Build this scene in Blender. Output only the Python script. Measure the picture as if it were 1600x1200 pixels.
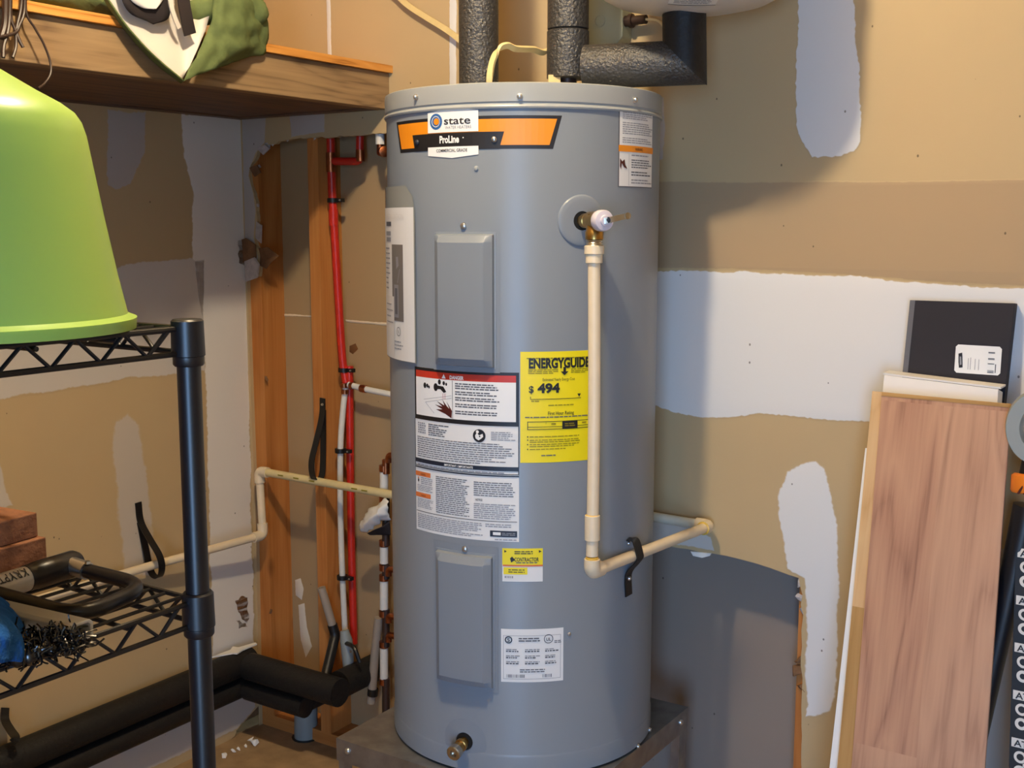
import bpy, bmesh, math, random
from math import sin, cos, tan, pi, radians, atan2, sqrt, asin
from mathutils import Vector, Matrix, noise
from mathutils.geometry import tessellate_polygon

for o in list(bpy.data.objects): bpy.data.objects.remove(o, do_unlink=True)
scene = bpy.context.scene
COL = scene.collection

# ------------------------------------------------------------------ camera
F = 1800.0; PITCH = radians(7.9); CAM = Vector((0, 0, 1.5))
cd = bpy.data.cameras.new('camera'); cam = bpy.data.objects.new('camera', cd); COL.objects.link(cam)
cd.sensor_fit = 'HORIZONTAL'; cd.sensor_width = 36.0; cd.lens = 36.0 * F / 1600.0
cd.clip_start = 0.02
cam.location = CAM; cam.rotation_euler = (pi/2 - PITCH, 0, 0)
scene.camera = cam

# ------------------------------------------------------------------ world, lights, exposure
w = bpy.data.worlds.new('sky'); scene.world = w; w.use_nodes = True
w.node_tree.nodes['Background'].inputs['Color'].default_value = (0.33, 0.58, 1.0, 1)
w.node_tree.nodes['Background'].inputs['Strength'].default_value = 22.0
vs = scene.view_settings
vs.view_transform = 'Standard'; vs.look = 'None'; vs.gamma = 1.0; vs.exposure = 0.0
vs.use_curve_mapping = False

A = radians(33.4)
U = Vector((sin(A), cos(A), 0)); V = Vector((cos(A), -sin(A), 0)); Z = Vector((0, 0, 1))
def W(u, v, z): return U*u + V*v + Z*z

LAMP = W(1.10, -1.0, 2.66)
ld = bpy.data.lights.new('bulb_light', 'POINT'); ld.energy = 87; ld.color = (1.0, 0.86, 0.63); ld.shadow_soft_size = 0.045
lo = bpy.data.objects.new('bulb_light', ld); COL.objects.link(lo); lo.location = LAMP

# daylight enters by the open door behind the camera (a sampling portal, it adds no light of its own)
DOOR_V0, DOOR_V1, DOOR_Z, FARV, FRONT = 0.30, 1.30, 2.03, 1.40, -1.9
pd_ = bpy.data.lights.new('door_portal', 'AREA'); pd_.shape = 'RECTANGLE'; pd_.size = DOOR_V1-DOOR_V0; pd_.size_y = DOOR_Z; pd_.cycles.is_portal = True
po = bpy.data.objects.new('door_portal', pd_); COL.objects.link(po); po.location = W(FRONT-0.05, (DOOR_V0+DOOR_V1)/2, DOOR_Z/2)
po.rotation_euler = U.to_track_quat('-Z', 'Y').to_euler()

# ------------------------------------------------------------------ measuring: a photo pixel to a point on a known surface
FWD = Vector((0, cos(PITCH), -sin(PITCH))); UPV = Vector((0, sin(PITCH), cos(PITCH)))
def ray(px, py): return Vector((1, 0, 0))*((px-800)/F) + UPV*((600-py)/F) + FWD
def on_plane(px, py, n, c):
    d = ray(px, py); return CAM + d*((c - n.dot(CAM))/n.dot(d))
def on_u(px, py, u): return on_plane(px, py, U, u)
def on_v(px, py, v): return on_plane(px, py, V, v)
def on_z(px, py, z): return on_plane(px, py, Z, z)
def on_y(px, py, y): return on_plane(px, py, Vector((0, 1, 0)), y)

TC = Vector((0.0227, 2.388, 0)); TR = 0.276; TZ0 = 0.435; TZ1 = 1.752
def on_cyl(px, py, r=TR):
    d = ray(px, py); o = CAM - TC
    a = d.x*d.x + d.y*d.y; b = 2*(o.x*d.x + o.y*d.y); c = o.x*o.x + o.y*o.y - r*r
    disc = b*b - 4*a*c
    t = (-b - sqrt(max(disc, 0)))/(2*a)
    p = CAM + d*t
    return atan2(p.x - TC.x, -(p.y - TC.y)), p.z          # theta (0 = toward -Y, + = right), z
def cyl(th, z, r=TR): return Vector((TC.x + r*sin(th), TC.y - r*cos(th), z))

# ------------------------------------------------------------------ materials
def lin(c):
    return c/12.92 if c <= 0.04045 else ((c+0.055)/1.055)**2.4
def rgb(h):
    h = h.lstrip('#'); return tuple(lin(int(h[i:i+2], 16)/255) for i in (0, 2, 4)) + (1,)
MATS = {}
def mat(name, col, rough=0.6, metal=0.0, spec=0.5, noise_amt=0.0, noise_scale=20.0, bump=0.0, bump_scale=80.0, col2=None, coat=0.0, trans=0.0, alpha=1.0, sss=0.0, stretch=None):
    m = bpy.data.materials.new(name); m.use_nodes = True; MATS[name] = m
    nt = m.node_tree; b = nt.nodes['Principled BSDF']
    b.inputs['Base Color'].default_value = col
    b.inputs['Roughness'].default_value = rough; b.inputs['Metallic'].default_value = metal
    b.inputs['Specular IOR Level'].default_value = spec
    if coat: b.inputs['Coat Weight'].default_value = coat; b.inputs['Coat Roughness'].default_value = 0.15
    if trans: b.inputs['Transmission Weight'].default_value = trans
    if alpha < 1: b.inputs['Alpha'].default_value = alpha
    if sss:
        b.inputs['Subsurface Weight'].default_value = sss; b.inputs['Subsurface Radius'].default_value = (0.02, 0.02, 0.008); b.inputs['Subsurface Scale'].default_value = 0.5
    if noise_amt or bump:
        tc = nt.nodes.new('ShaderNodeTexCoord'); vec = tc.outputs['Object']
        if stretch:
            mp = nt.nodes.new('ShaderNodeMapping'); mp.inputs['Scale'].default_value = stretch
            nt.links.new(vec, mp.inputs['Vector']); vec = mp.outputs['Vector']
    if noise_amt:
        n = nt.nodes.new('ShaderNodeTexNoise'); n.inputs['Scale'].default_value = noise_scale; n.inputs['Detail'].default_value = 5
        nt.links.new(vec, n.inputs['Vector'])
        r = nt.nodes.new('ShaderNodeValToRGB'); r.color_ramp.elements[0].position = 0.32; r.color_ramp.elements[1].position = 0.68
        c2 = col2 if col2 else tuple(x*(1-noise_amt) for x in col[:3]) + (1,)
        r.color_ramp.elements[0].color = c2; r.color_ramp.elements[1].color = col
        nt.links.new(n.outputs['Fac'], r.inputs['Fac']); nt.links.new(r.outputs['Color'], b.inputs['Base Color'])
    if bump:
        n2 = nt.nodes.new('ShaderNodeTexNoise'); n2.inputs['Scale'].default_value = bump_scale; n2.inputs['Detail'].default_value = 3
        nt.links.new(vec, n2.inputs['Vector'])
        bp = nt.nodes.new('ShaderNodeBump'); bp.inputs['Strength'].default_value = bump; bp.inputs['Distance'].default_value = 0.004
        nt.links.new(n2.outputs['Fac'], bp.inputs['Height']); nt.links.new(bp.outputs['Normal'], b.inputs['Normal'])
    return m

def drywall_mat(name, tan, tan2, specks=True):
    m = bpy.data.materials.new(name); m.use_nodes = True; MATS[name] = m
    nt = m.node_tree; N = nt.nodes.new; L = nt.links.new; b = nt.nodes['Principled BSDF']
    b.inputs['Roughness'].default_value = 0.85; b.inputs['Specular IOR Level'].default_value = 0.2
    tc = N('ShaderNodeTexCoord')
    n = N('ShaderNodeTexNoise'); n.inputs['Scale'].default_value = 3.2; n.inputs['Detail'].default_value = 6
    L(tc.outputs['Object'], n.inputs['Vector'])
    mx = N('ShaderNodeMix'); mx.data_type = 'RGBA'; mx.inputs[6].default_value = tan; mx.inputs[7].default_value = tan2
    L(n.outputs['Fac'], mx.inputs[0])
    at = N('ShaderNodeAttribute'); at.attribute_name = 'mud'
    n2 = N('ShaderNodeTexNoise'); n2.inputs['Scale'].default_value = 26; n2.inputs['Detail'].default_value = 5; n2.inputs['Roughness'].default_value = 0.65
    L(tc.outputs['Object'], n2.inputs['Vector'])
    # coverage = smoothstep of (alpha + noise)
    ma = N('ShaderNodeMath'); ma.operation = 'MULTIPLY_ADD'; ma.inputs[1].default_value = 0.9; ma.inputs[2].default_value = -0.45
    L(n2.outputs['Fac'], ma.inputs[0])
    ad = N('ShaderNodeMath'); ad.operation = 'ADD'; L(ma.outputs[0], ad.inputs[0]); L(at.outputs['Alpha'], ad.inputs[1])
    mr = N('ShaderNodeMapRange'); mr.interpolation_type = 'SMOOTHSTEP'; mr.inputs['From Min'].default_value = 0.22; mr.inputs['From Max'].default_value = 0.62
    L(ad.outputs[0], mr.inputs['Value'])
    gate = N('ShaderNodeMath'); gate.operation = 'GREATER_THAN'; gate.inputs[1].default_value = 0.001; L(at.outputs['Alpha'], gate.inputs[0])
    g2 = N('ShaderNodeMath'); g2.operation = 'MULTIPLY'; L(mr.outputs['Result'], g2.inputs[0]); L(gate.outputs[0], g2.inputs[1])
    mx2 = N('ShaderNodeMix'); mx2.data_type = 'RGBA'; L(g2.outputs[0], mx2.inputs[0]); L(mx.outputs[2], mx2.inputs[6]); L(at.outputs['Color'], mx2.inputs[7])
    out = mx2.outputs[2]
    if specks:
        vo = N('ShaderNodeTexVoronoi'); vo.inputs['Scale'].default_value = 22; vo.inputs['Randomness'].default_value = 1.0
        mp = N('ShaderNodeMapping'); mp.inputs['Scale'].default_value = (1, 1, 0.75); L(tc.outputs['Object'], mp.inputs['Vector']); L(mp.outputs['Vector'], vo.inputs['Vector'])
        lt = N('ShaderNodeMath'); lt.operation = 'LESS_THAN'; lt.inputs[1].default_value = 0.045; L(vo.outputs['Distance'], lt.inputs[0])
        sp = N('ShaderNodeSeparateColor'); L(vo.outputs['Color'], sp.inputs[0])
        gt = N('ShaderNodeMath'); gt.operation = 'GREATER_THAN'; gt.inputs[1].default_value = 0.45; L(sp.outputs[0], gt.inputs[0])
        sm = N('ShaderNodeMath'); sm.operation = 'MULTIPLY'; L(lt.outputs[0], sm.inputs[0]); L(gt.outputs[0], sm.inputs[1])
        s7 = N('ShaderNodeMath'); s7.operation = 'MULTIPLY'; s7.inputs[1].default_value = 0.7; L(sm.outputs[0], s7.inputs[0])
        mx3 = N('ShaderNodeMix'); mx3.data_type = 'RGBA'; L(s7.outputs[0], mx3.inputs[0]); L(out, mx3.inputs[6]); mx3.inputs[7].default_value = (0.05, 0.035, 0.025, 1)
        out = mx3.outputs[2]
    L(out, b.inputs['Base Color'])
    bp = N('ShaderNodeBump'); bp.inputs['Strength'].default_value = 0.12; bp.inputs['Distance'].default_value = 0.003
    L(n2.outputs['Fac'], bp.inputs['Height']); L(bp.outputs['Normal'], b.inputs['Normal'])
    return m

def wood_mat(name, c1, c2, c3, axis='Y', scale=6.0, rough=0.6, knots=True, ringscale=1.0):
    # long grain along local axis; coordinates come from a per-vertex attribute 'grain' (metres along, across, through)
    m = bpy.data.materials.new(name); m.use_nodes = True; MATS[name] = m
    nt = m.node_tree; N = nt.nodes.new; L = nt.links.new; b = nt.nodes['Principled BSDF']
    b.inputs['Roughness'].default_value = rough; b.inputs['Specular IOR Level'].default_value = 0.3
    at = N('ShaderNodeAttribute'); at.attribute_name = 'grain'
    mp = N('ShaderNodeMapping'); mp.inputs['Scale'].default_value = (1.0*ringscale, 9.0*ringscale, 9.0*ringscale); L(at.outputs['Vector'], mp.inputs['Vector'])
    n = N('ShaderNodeTexNoise'); n.inputs['Scale'].default_value = scale*0.35; n.inputs['Detail'].default_value = 2; n.inputs['Distortion'].default_value = 0.4
    L(mp.outputs['Vector'], n.inputs['Vector'])
    mul = N('ShaderNodeMath'); mul.operation = 'MULTIPLY'; mul.inputs[1].default_value = 5.0; L(n.outputs['Fac'], mul.inputs[0])
    fr = N('ShaderNodeMath'); fr.operation = 'PINGPONG'; fr.inputs[1].default_value = 0.5; L(mul.outputs[0], fr.inputs[0])
    mp2 = N('ShaderNodeMapping'); mp2.inputs['Scale'].default_value = (6, 160, 160); L(at.outputs['Vector'], mp2.inputs['Vector'])
    n2 = N('ShaderNodeTexNoise'); n2.inputs['Scale'].default_value = 1.0; n2.inputs['Detail'].default_value = 4; L(mp2.outputs['Vector'], n2.inputs['Vector'])
    ad = N('ShaderNodeMath'); ad.operation = 'MULTIPLY_ADD'; ad.inputs[1].default_value = 0.8; L(n2.outputs['Fac'], ad.inputs[0]); L(fr.outputs[0], ad.inputs[2])
    cr = N('ShaderNodeValToRGB'); e = cr.color_ramp.elements; e[0].position = 0.25; e[0].color = c1; e[1].position = 0.95; e[1].color = c3
    k = cr.color_ramp.elements.new(0.55); k.color = c2
    L(ad.outputs[0], cr.inputs['Fac'])
    out = cr.outputs['Color']
    if knots:
        vo = N('ShaderNodeTexVoronoi'); vo.inputs['Scale'].default_value = 1.0
        mp3 = N('ShaderNodeMapping'); mp3.inputs['Scale'].default_value = (5, 9, 9); L(at.outputs['Vector'], mp3.inputs['Vector']); L(mp3.outputs['Vector'], vo.inputs['Vector'])
        mr = N('ShaderNodeMapRange'); mr.inputs['From Min'].default_value = 0.05; mr.inputs['From Max'].default_value = 0.2; mr.inputs['To Min'].default_value = 0.75; mr.inputs['To Max'].default_value = 0
        L(vo.outputs['Distance'], mr.inputs['Value'])
        sp = N('ShaderNodeSeparateColor'); L(vo.outputs['Color'], sp.inputs[0])
        gt = N('ShaderNodeMath'); gt.operation = 'GREATER_THAN'; gt.inputs[1].default_value = 0.72; L(sp.outputs[1], gt.inputs[0])
        mm = N('ShaderNodeMath'); mm.operation = 'MULTIPLY'; L(mr.outputs['Result'], mm.inputs[0]); L(gt.outputs[0], mm.inputs[1])
        mx = N('ShaderNodeMix'); mx.data_type = 'RGBA'; L(mm.outputs[0], mx.inputs[0]); L(out, mx.inputs[6]); mx.inputs[7].default_value = tuple(x*0.3 for x in c1[:3]) + (1,)
        out = mx.outputs[2]
    L(out, b.inputs['Base Color'])
    return m

TAN = rgb('#c0a87e'); TAN2 = rgb('#b59c76')
drywall_mat('drywall_paper', TAN, TAN2)
drywall_mat('drywall_back_paper', rgb('#ac926c'), rgb('#a18764'))
mat('gypsum', rgb('#c9bdb6'), 0.95, spec=0.1, noise_amt=0.25, noise_scale=60, bump=0.8, bump_scale=150)
mat('torn_paper', rgb('#8a6446'), 0.95, spec=0.1, noise_amt=0.3, noise_scale=40, bump=0.5, bump_scale=120)
mat('dark_void', rgb('#1b1411'), 0.95, spec=0.05)
mat('concrete', rgb('#a98d6a'), 0.9, spec=0.2, noise_amt=0.35, noise_scale=14, bump=0.3, bump_scale=60)
mat('ceiling_paint', rgb('#cdb389'), 0.9, spec=0.1)
mat('grey_paint', rgb('#77736d'), 0.9, spec=0.1)
wood_mat('stud_wood', rgb('#a5652e'), rgb('#b5743a'), rgb('#bf8044'), scale=3, knots=True)
wood_mat('old_board', rgb('#6a533c'), rgb('#8f7555'), rgb('#9c815e'), scale=4.5, knots=True)
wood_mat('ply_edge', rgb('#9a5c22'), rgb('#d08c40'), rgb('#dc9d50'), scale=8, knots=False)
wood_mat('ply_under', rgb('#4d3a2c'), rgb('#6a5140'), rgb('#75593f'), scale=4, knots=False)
wood_mat('laminate', rgb('#8b6450'), rgb('#a87f67'), rgb('#b58d71'), scale=5, rough=0.42, knots=True)
wood_mat('laminate_pale', rgb('#9b755e'), rgb('#b0896f'), rgb('#b99276'), scale=4.2, rough=0.42, knots=False)
wood_mat('pale_wood', rgb('#b8925f'), rgb('#c6a172'), rgb('#ccaa7c'), scale=5, knots=False)
wood_mat('tan_wood', rgb('#94703f'), rgb('#a57f4b'), rgb('#ad8853'), scale=5, knots=False)
mat('white_board', rgb('#e4e2de'), 0.5)
mat('tank_enamel', rgb('#7e868f'), 0.33, spec=0.32)
mat('pouch_grey', rgb('#8f918c'), 0.2, spec=0.5)
mat('tank_cap_enamel', rgb('#95999a'), 0.33, spec=0.35)
mat('black_hole', rgb('#060606'), 0.9)
mat('screw_zinc', rgb('#c9cacb'), 0.3, metal=0.9)
mat('brass', rgb('#c39a55'), 0.32, metal=1.0, noise_amt=0.35, noise_scale=60)
mat('nickel', rgb('#b9b2a4'), 0.28, metal=1.0)
mat('copper', rgb('#b06a45'), 0.35, metal=1.0, noise_amt=0.3, noise_scale=80)
mat('galvanized', rgb('#a2a3a2'), 0.42, metal=0.85, noise_amt=0.3, noise_scale=25)
mat('cpvc', rgb('#e6d3b2'), 0.42, noise_amt=0.06, noise_scale=30)
mat('cpvc_yellow', rgb('#dcc993'), 0.45, noise_amt=0.12, noise_scale=30)
mat('cpvc_white', rgb('#d9d8c6'), 0.45, noise_amt=0.06, noise_scale=30)
mat('glue_yellow', rgb('#d2ab48'), 0.35)
mat('foam_black', rgb('#3a3836'), 0.42, spec=0.65, noise_amt=0.45, noise_scale=180, bump=1.0, bump_scale=170)
mat('foam_seam', rgb('#111111'), 0.8)
mat('foam_smooth', rgb('#191817'), 0.6, spec=0.4, noise_amt=0.3, noise_scale=60, bump=0.3, bump_scale=120)
mat('romex', rgb('#e3c98c'), 0.5, noise_amt=0.1, noise_scale=40)
mat('vessel_paint', rgb('#cfc8c2'), 0.38, spec=0.5)
mat('box_green_grey', rgb('#9b9c80'), 0.5)
mat('pex_red', rgb('#c92a1c'), 0.38, noise_amt=0.15, noise_scale=30)
mat('pex_white', rgb('#dcd8cf'), 0.38)
mat('pex_pipe_grey', rgb('#9b8e80'), 0.45)
mat('black_plastic', rgb('#121213'), 0.42)
mat('black_coat', rgb('#101218'), 0.38, spec=0.55)
mat('wire_coat', rgb('#131213'), 0.42, spec=0.5)
mat('lime_plastic', rgb('#98ba58'), 0.36, spec=0.5, sss=0.25, noise_amt=0.05, noise_scale=6)
mat('brick_clay', rgb('#8f6248'), 0.9, spec=0.15, noise_amt=0.35, noise_scale=30, bump=0.6, bump_scale=90)
mat('lock_silver', rgb('#c4c0b8'), 0.4, metal=0.3)
mat('lock_steel', rgb('#c7c6c2'), 0.28, metal=0.95)
mat('lock_vinyl', rgb('#151417'), 0.32, spec=0.5)
mat('clear_plastic', rgb('#cfccc4'), 0.25, trans=0.25, spec=0.5)
mat('blue_cloth', rgb('#2c62ae'), 0.95, spec=0.05, noise_amt=0.35, noise_scale=50, bump=0.7, bump_scale=200)
mat('tangle', rgb('#0b0c0e'), 0.25, spec=0.7)
mat('canvas_green', rgb('#6c7a4d'), 0.85, spec=0.15, noise_amt=0.3, noise_scale=25, bump=0.4, bump_scale=60)
mat('lining_white', rgb('#e3d9cd'), 0.6, noise_amt=0.06, noise_scale=10)
mat('bag_black', rgb('#241d20'), 0.75)
mat('cable_brown', rgb('#33221b'), 0.45)
mat('card_black', rgb('#26242a'), 0.7, spec=0.3)
mat('card_white', rgb('#dcd8d2'), 0.6)
mat('plastic_film', rgb('#b9b9b2'), 0.15, alpha=0.35)
mat('paper_white', rgb('#e3e1dd'), 0.55)
mat('paper_grey_print', rgb('#6f6a66'), 0.6)
mat('ink_black', rgb('#17161a'), 0.5)
mat('ink_grey', rgb('#8d8d92'), 0.55)
mat('ink_mid', rgb('#5a5a60'), 0.55)
mat('ink_red', rgb('#c0321f'), 0.5)
mat('ink_dark_red', rgb('#4a1712'), 0.5)
mat('ink_orange', rgb('#e58a17'), 0.42)
mat('ink_salmon', rgb('#d9743a'), 0.5)
mat('ink_yellow', rgb('#f0da0c'), 0.5)
mat('ink_yellow_dark', rgb('#8a7a0c'), 0.5)
mat('ink_blue', rgb('#2c5f9c'), 0.5)
mat('ink_navy', rgb('#1c2434'), 0.5)
mat('ink_white', rgb('#eae8e4'), 0.5)
mat('grey_rubber', rgb('#8c9290'), 0.45)
mat('orange_plastic', rgb('#d9771f'), 0.45)
mat('white_flake', rgb('#e9e5dd'), 0.8)
mat('strap_print', rgb('#cfcbc4'), 0.6)
mat('valve_cap', rgb('#cfc6cf'), 0.35)
mat('tag_clear', rgb('#c9c5b4'), 0.2, alpha=0.8)

# ------------------------------------------------------------------ mesh builder
ORIG = {}
class MB:
    def __init__(self): self.v = []; self.f = []; self.m = []; self.g = None; self.c = None
    def add(self, vs, fs, mi=0, grain=None):
        o = len(self.v); self.v += [Vector(p) for p in vs]
        for f in fs: self.f.append([i+o for i in f]); self.m.append(mi)
        if grain is not None:
            if self.g is None: self.g = [(0, 0, 0)]*o
            self.g += list(grain)
        elif self.g is not None: self.g += [(0, 0, 0)]*len(vs)
        return self
    def build(self, name, mats, parent=None, smooth=35, origin=None, bevel=0.0):
        if isinstance(mats, str): mats = [mats]
        me = bpy.data.meshes.new(name)
        if parent is not None: org = ORIG[parent]
        elif origin is not None: org = Vector(origin)
        else:
            xs = [p.x for p in self.v]; ys = [p.y for p in self.v]; zs = [p.z for p in self.v]
            org = Vector(((min(xs)+max(xs))/2, (min(ys)+max(ys))/2, min(zs)))
        me.from_pydata([tuple(p - org) for p in self.v], [], self.f)
        for mm in mats: me.materials.append(MATS[mm])
        me.polygons.foreach_set('material_index', self.m)
        bm = bmesh.new(); bm.from_mesh(me)
        bmesh.ops.recalc_face_normals(bm, faces=bm.faces)
        bm.to_mesh(me); bm.free()
        if self.g is not None:
            a = me.attributes.new('grain', 'FLOAT_VECTOR', 'POINT'); a.data.foreach_set('vector', [x for t in self.g for x in t])
        if self.c is None and any(mm.startswith('drywall') for mm in mats): self.c = [(0, 0, 0, 0)]*len(self.v)
        if self.c is not None:
            a = me.attributes.new('mud', 'FLOAT_COLOR', 'POINT'); a.data.foreach_set('color', [x for t in self.c for x in t])
        if smooth:
            me.polygons.foreach_set('use_smooth', [True]*len(me.polygons)); me.set_sharp_from_angle(angle=radians(smooth))
        me.update()
        o = bpy.data.objects.new(name, me); COL.objects.link(o)
        if parent is not None: o.parent = parent
        else: o.location = org
        ORIG[o] = org
        if bevel:
            b = o.modifiers.new('bevel', 'BEVEL'); b.width = bevel; b.segments = 2; b.limit_method = 'ANGLE'; b.angle_limit = radians(40)
        return o

def tag(o, label, cat, group=None):
    o['label'] = label; o['category'] = cat
    if group: o['group'] = group
    return o
def struct(o): o['kind'] = 'structure'; return o
def thing(name, loc, label=None, cat=None, group=None):
    o = bpy.data.objects.new(name, None); o.empty_display_size = 0.05; COL.objects.link(o); o.location = loc; ORIG[o] = Vector(loc)
    if label: tag(o, label, cat, group)
    return o

# shapes -> (verts, faces)
def obox(c, ax, ay, az):
    c = Vector(c); vs = [c + ax*sx + ay*sy + az*sz for sx in (-1, 1) for sy in (-1, 1) for sz in (-1, 1)]
    return vs, [(0, 1, 3, 2), (4, 6, 7, 5), (0, 4, 5, 1), (2, 3, 7, 6), (0, 2, 6, 4), (1, 5, 7, 3)]
def wbox(u0, u1, v0, v1, z0, z1):
    return obox(W((u0+u1)/2, (v0+v1)/2, (z0+z1)/2), U*((u1-u0)/2), V*((v1-v0)/2), Z*((z1-z0)/2))
def grain_for(vs, along, across, through, off=0.0):
    return [(p.dot(along)+off, p.dot(across)+off*0.37, p.dot(through)) for p in vs]
def ortho(d):
    d = d.normalized(); a = Vector((0, 0, 1)) if abs(d.z) < 0.9 else Vector((1, 0, 0))
    x = d.cross(a).normalized(); return x, d.cross(x).normalized()
def tube(pts, r, seg=14, caps=True, rr=None):
    pts = [Vector(p) for p in pts]; n = len(pts); vs = []; fs = []
    d = (pts[1]-pts[0]).normalized(); x, y = ortho(d)
    for i in range(n):
        if i == 0: t = pts[1]-pts[0]
        elif i == n-1: t = pts[-1]-pts[-2]
        else: t = (pts[i+1]-pts[i]).normalized() + (pts[i]-pts[i-1]).normalized()
        t.normalize()
        x = (x - t*x.dot(t)).normalized(); y = t.cross(x)
        ri = rr[i] if rr else r
        for k in range(seg):
            a = 2*pi*k/seg; vs.append(pts[i] + x*(ri*cos(a)) + y*(ri*sin(a)))
    for i in range(n-1):
        for k in range(seg):
            k2 = (k+1) % seg; fs.append((i*seg+k, i*seg+k2, (i+1)*seg+k2, (i+1)*seg+k))
    if caps: fs.append(tuple(range(seg))[::-1]); fs.append(tuple((n-1)*seg+k for k in range(seg)))
    return vs, fs
def fillet(pts, r, n=6):
    pts = [Vector(p) for p in pts]; out = [pts[0]]
    for i in range(1, len(pts)-1):
        a = (pts[i-1]-pts[i]); b = (pts[i+1]-pts[i]); rr = min(r, a.length*0.49, b.length*0.49)
        p0 = pts[i]+a.normalized()*rr; p1 = pts[i]+b.normalized()*rr
        for k in range(n+1):
            t = k/n; out.append(p0*(1-t)**2 + pts[i]*2*t*(1-t) + p1*t*t)
    out.append(pts[-1]); return out
def spline(pts, n=8):
    pts = [Vector(p) for p in pts]; P = [pts[0]*2-pts[1]] + pts + [pts[-1]*2-pts[-2]]; out = []
    for i in range(1, len(P)-2):
        for k in range(n):
            t = k/n; a, b, c, d = P[i-1], P[i], P[i+1], P[i+2]
            out.append(0.5*((2*b) + (c-a)*t + (2*a-5*b+4*c-d)*t*t + (3*b-a-3*c+d)*t**3))
    out.append(pts[-1]); return out
def lathe(c, prof, axis=Z, seg=32, cap0=True, cap1=True):
    c = Vector(c); x, y = ortho(axis); ax = axis.normalized(); vs = []; fs = []
    for r, h in prof:
        for k in range(seg):
            a = 2*pi*k/seg; vs.append(c + ax*h + x*(r*cos(a)) + y*(r*sin(a)))
    for i in range(len(prof)-1):
        for k in range(seg):
            k2 = (k+1) % seg; fs.append((i*seg+k, i*seg+k2, (i+1)*seg+k2, (i+1)*seg+k))
    if cap0: fs.append(tuple(range(seg))[::-1])
    if cap1: fs.append(tuple((len(prof)-1)*seg+k for k in range(seg)))
    return vs, fs
def ribbon(pts, wdir, width, thick):
    pts = [Vector(p) for p in pts]; n = len(pts); vs = []; fs = []; wd = Vector(wdir).normalized()
    for i in range(n):
        t = (pts[min(i+1, n-1)]-pts[max(i-1, 0)]).normalized(); nn = t.cross(wd).normalized(); w2 = nn.cross(t).normalized()
        for a, b in ((-1, -1), (1, -1), (1, 1), (-1, 1)): vs.append(pts[i] + w2*(a*width/2) + nn*(b*thick/2))
    for i in range(n-1):
        for k in range(4):
            k2 = (k+1) % 4; fs.append((i*4+k, i*4+k2, (i+1)*4+k2, (i+1)*4+k))
    fs.append((0, 1, 2, 3)); fs.append(tuple((n-1)*4+k for k in (3, 2, 1, 0)))
    return vs, fs
def poly_slab(pts2, fn, t0, t1):
    """closed outline pts2 (a,b) -> slab; fn(a,b,t) gives the world point; returns vs, fs"""
    n = len(pts2)
    tris = tessellate_polygon([[Vector((a, b, 0)) for a, b in pts2]])
    vs = [fn(a, b, t0) for a, b in pts2] + [fn(a, b, t1) for a, b in pts2]
    fs = [tuple(t) for t in tris] + [tuple(i+n for i in t[::-1]) for t in tris]
    fs += [(i, (i+1) % n, (i+1) % n+n, i+n) for i in range(n)]
    return vs, fs
def jag(pts, step, amp, seed, closed=True):
    rnd = random.Random(seed); out = []; n = len(pts)
    for i in range(n if closed else n-1):
        a = Vector(pts[i]); b = Vector(pts[(i+1) % n]); d = b-a; k = max(1, int(d.length/step)); nn = Vector((-d.y, d.x)).normalized() if d.length else Vector((0, 0))
        for j in range(k):
            q = a + d*(j/k) + (nn*rnd.uniform(-amp, amp) if j else Vector((0, 0))); out.append((q.x, q.y))
    if not closed: out.append(tuple(pts[-1]))
    return out

# =================================================================== SETTING
CB = 2.34; CL = -2.458; DW = 0.0127; SD = 0.089; CEIL = 2.75
def uv_of(p): return p.dot(U), p.dot(V), p.z

fl = MB(); fl.add(*wbox(FRONT-3.0, CB+0.3, CL-0.3, FARV+0.3, -0.1, 0.0)); floor = struct(fl.build('floor', 'concrete'))
ce = MB(); ce.add(*wbox(FRONT, CB+0.3, CL-0.3, FARV+0.3, CEIL, CEIL+0.1)); struct(ce.build('ceiling', 'ceiling_paint'))
wr = MB(); wr.add(*wbox(FRONT, CB+0.11, FARV, FARV+0.1, 0, CEIL)); struct(wr.build('wall_right', 'drywall_paper', smooth=0))
wf = MB(); wf.add(*wbox(FRONT-0.1, FRONT, CL-0.1, DOOR_V0, 0, CEIL)); wf.add(*wbox(FRONT-0.1, FRONT, DOOR_V1, FARV+0.1, 0, CEIL)); wf.add(*wbox(FRONT-0.1, FRONT, DOOR_V0, DOOR_V1, DOOR_Z, CEIL)); struct(wf.build('wall_front', 'drywall_paper', smooth=0))
wp_ = MB(); wp_.add(*wbox(FRONT, -0.85, -0.30, -0.20, 0, CEIL)); struct(wp_.build('added_shade_wall', 'drywall_paper', smooth=0))  # unseen partition, added to keep door daylight off the left corner

# back wall: one sheet outline with the two cut-outs, in (v, z)
def bv(px, py, u=CB):
    p = on_u(px, py, u); return p.dot(V), p.z
hole1 = [bv(x, y) for x, y in [(402, 1140), (400, 830), (392, 620), (386, 440)]]
torn1 = [bv(x, y) for x, y in [(386, 440), (393, 425), (404, 432), (407, 405), (398, 375), (402, 345), (400, 315), (390, 283), (388, 262), (398, 250), (402, 236), (420, 226), (447, 219), (480, 216), (520, 214), (600, 209), (612, 208)]]
arch = [bv(x, y) for x, y in [(985, 846), (1030, 851), (1075, 858), (1120, 866), (1165, 876), (1205, 888), (1232, 898), (1248, 903), (1250, 915), (1254, 930), (1251, 945), (1255, 960), (1252, 985), (1253, 1010), (1251, 1040), (1254, 1060), (1253, 1080), (1252, 1105), (1253, 1150), (1252, 1240)]]
tr = jag(torn1, 0.012, 0.003, 3, closed=False)
ar = jag(arch, 0.02, 0.0015, 4, closed=False)
b0 = (hole1[0][0], 0.0)
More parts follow.
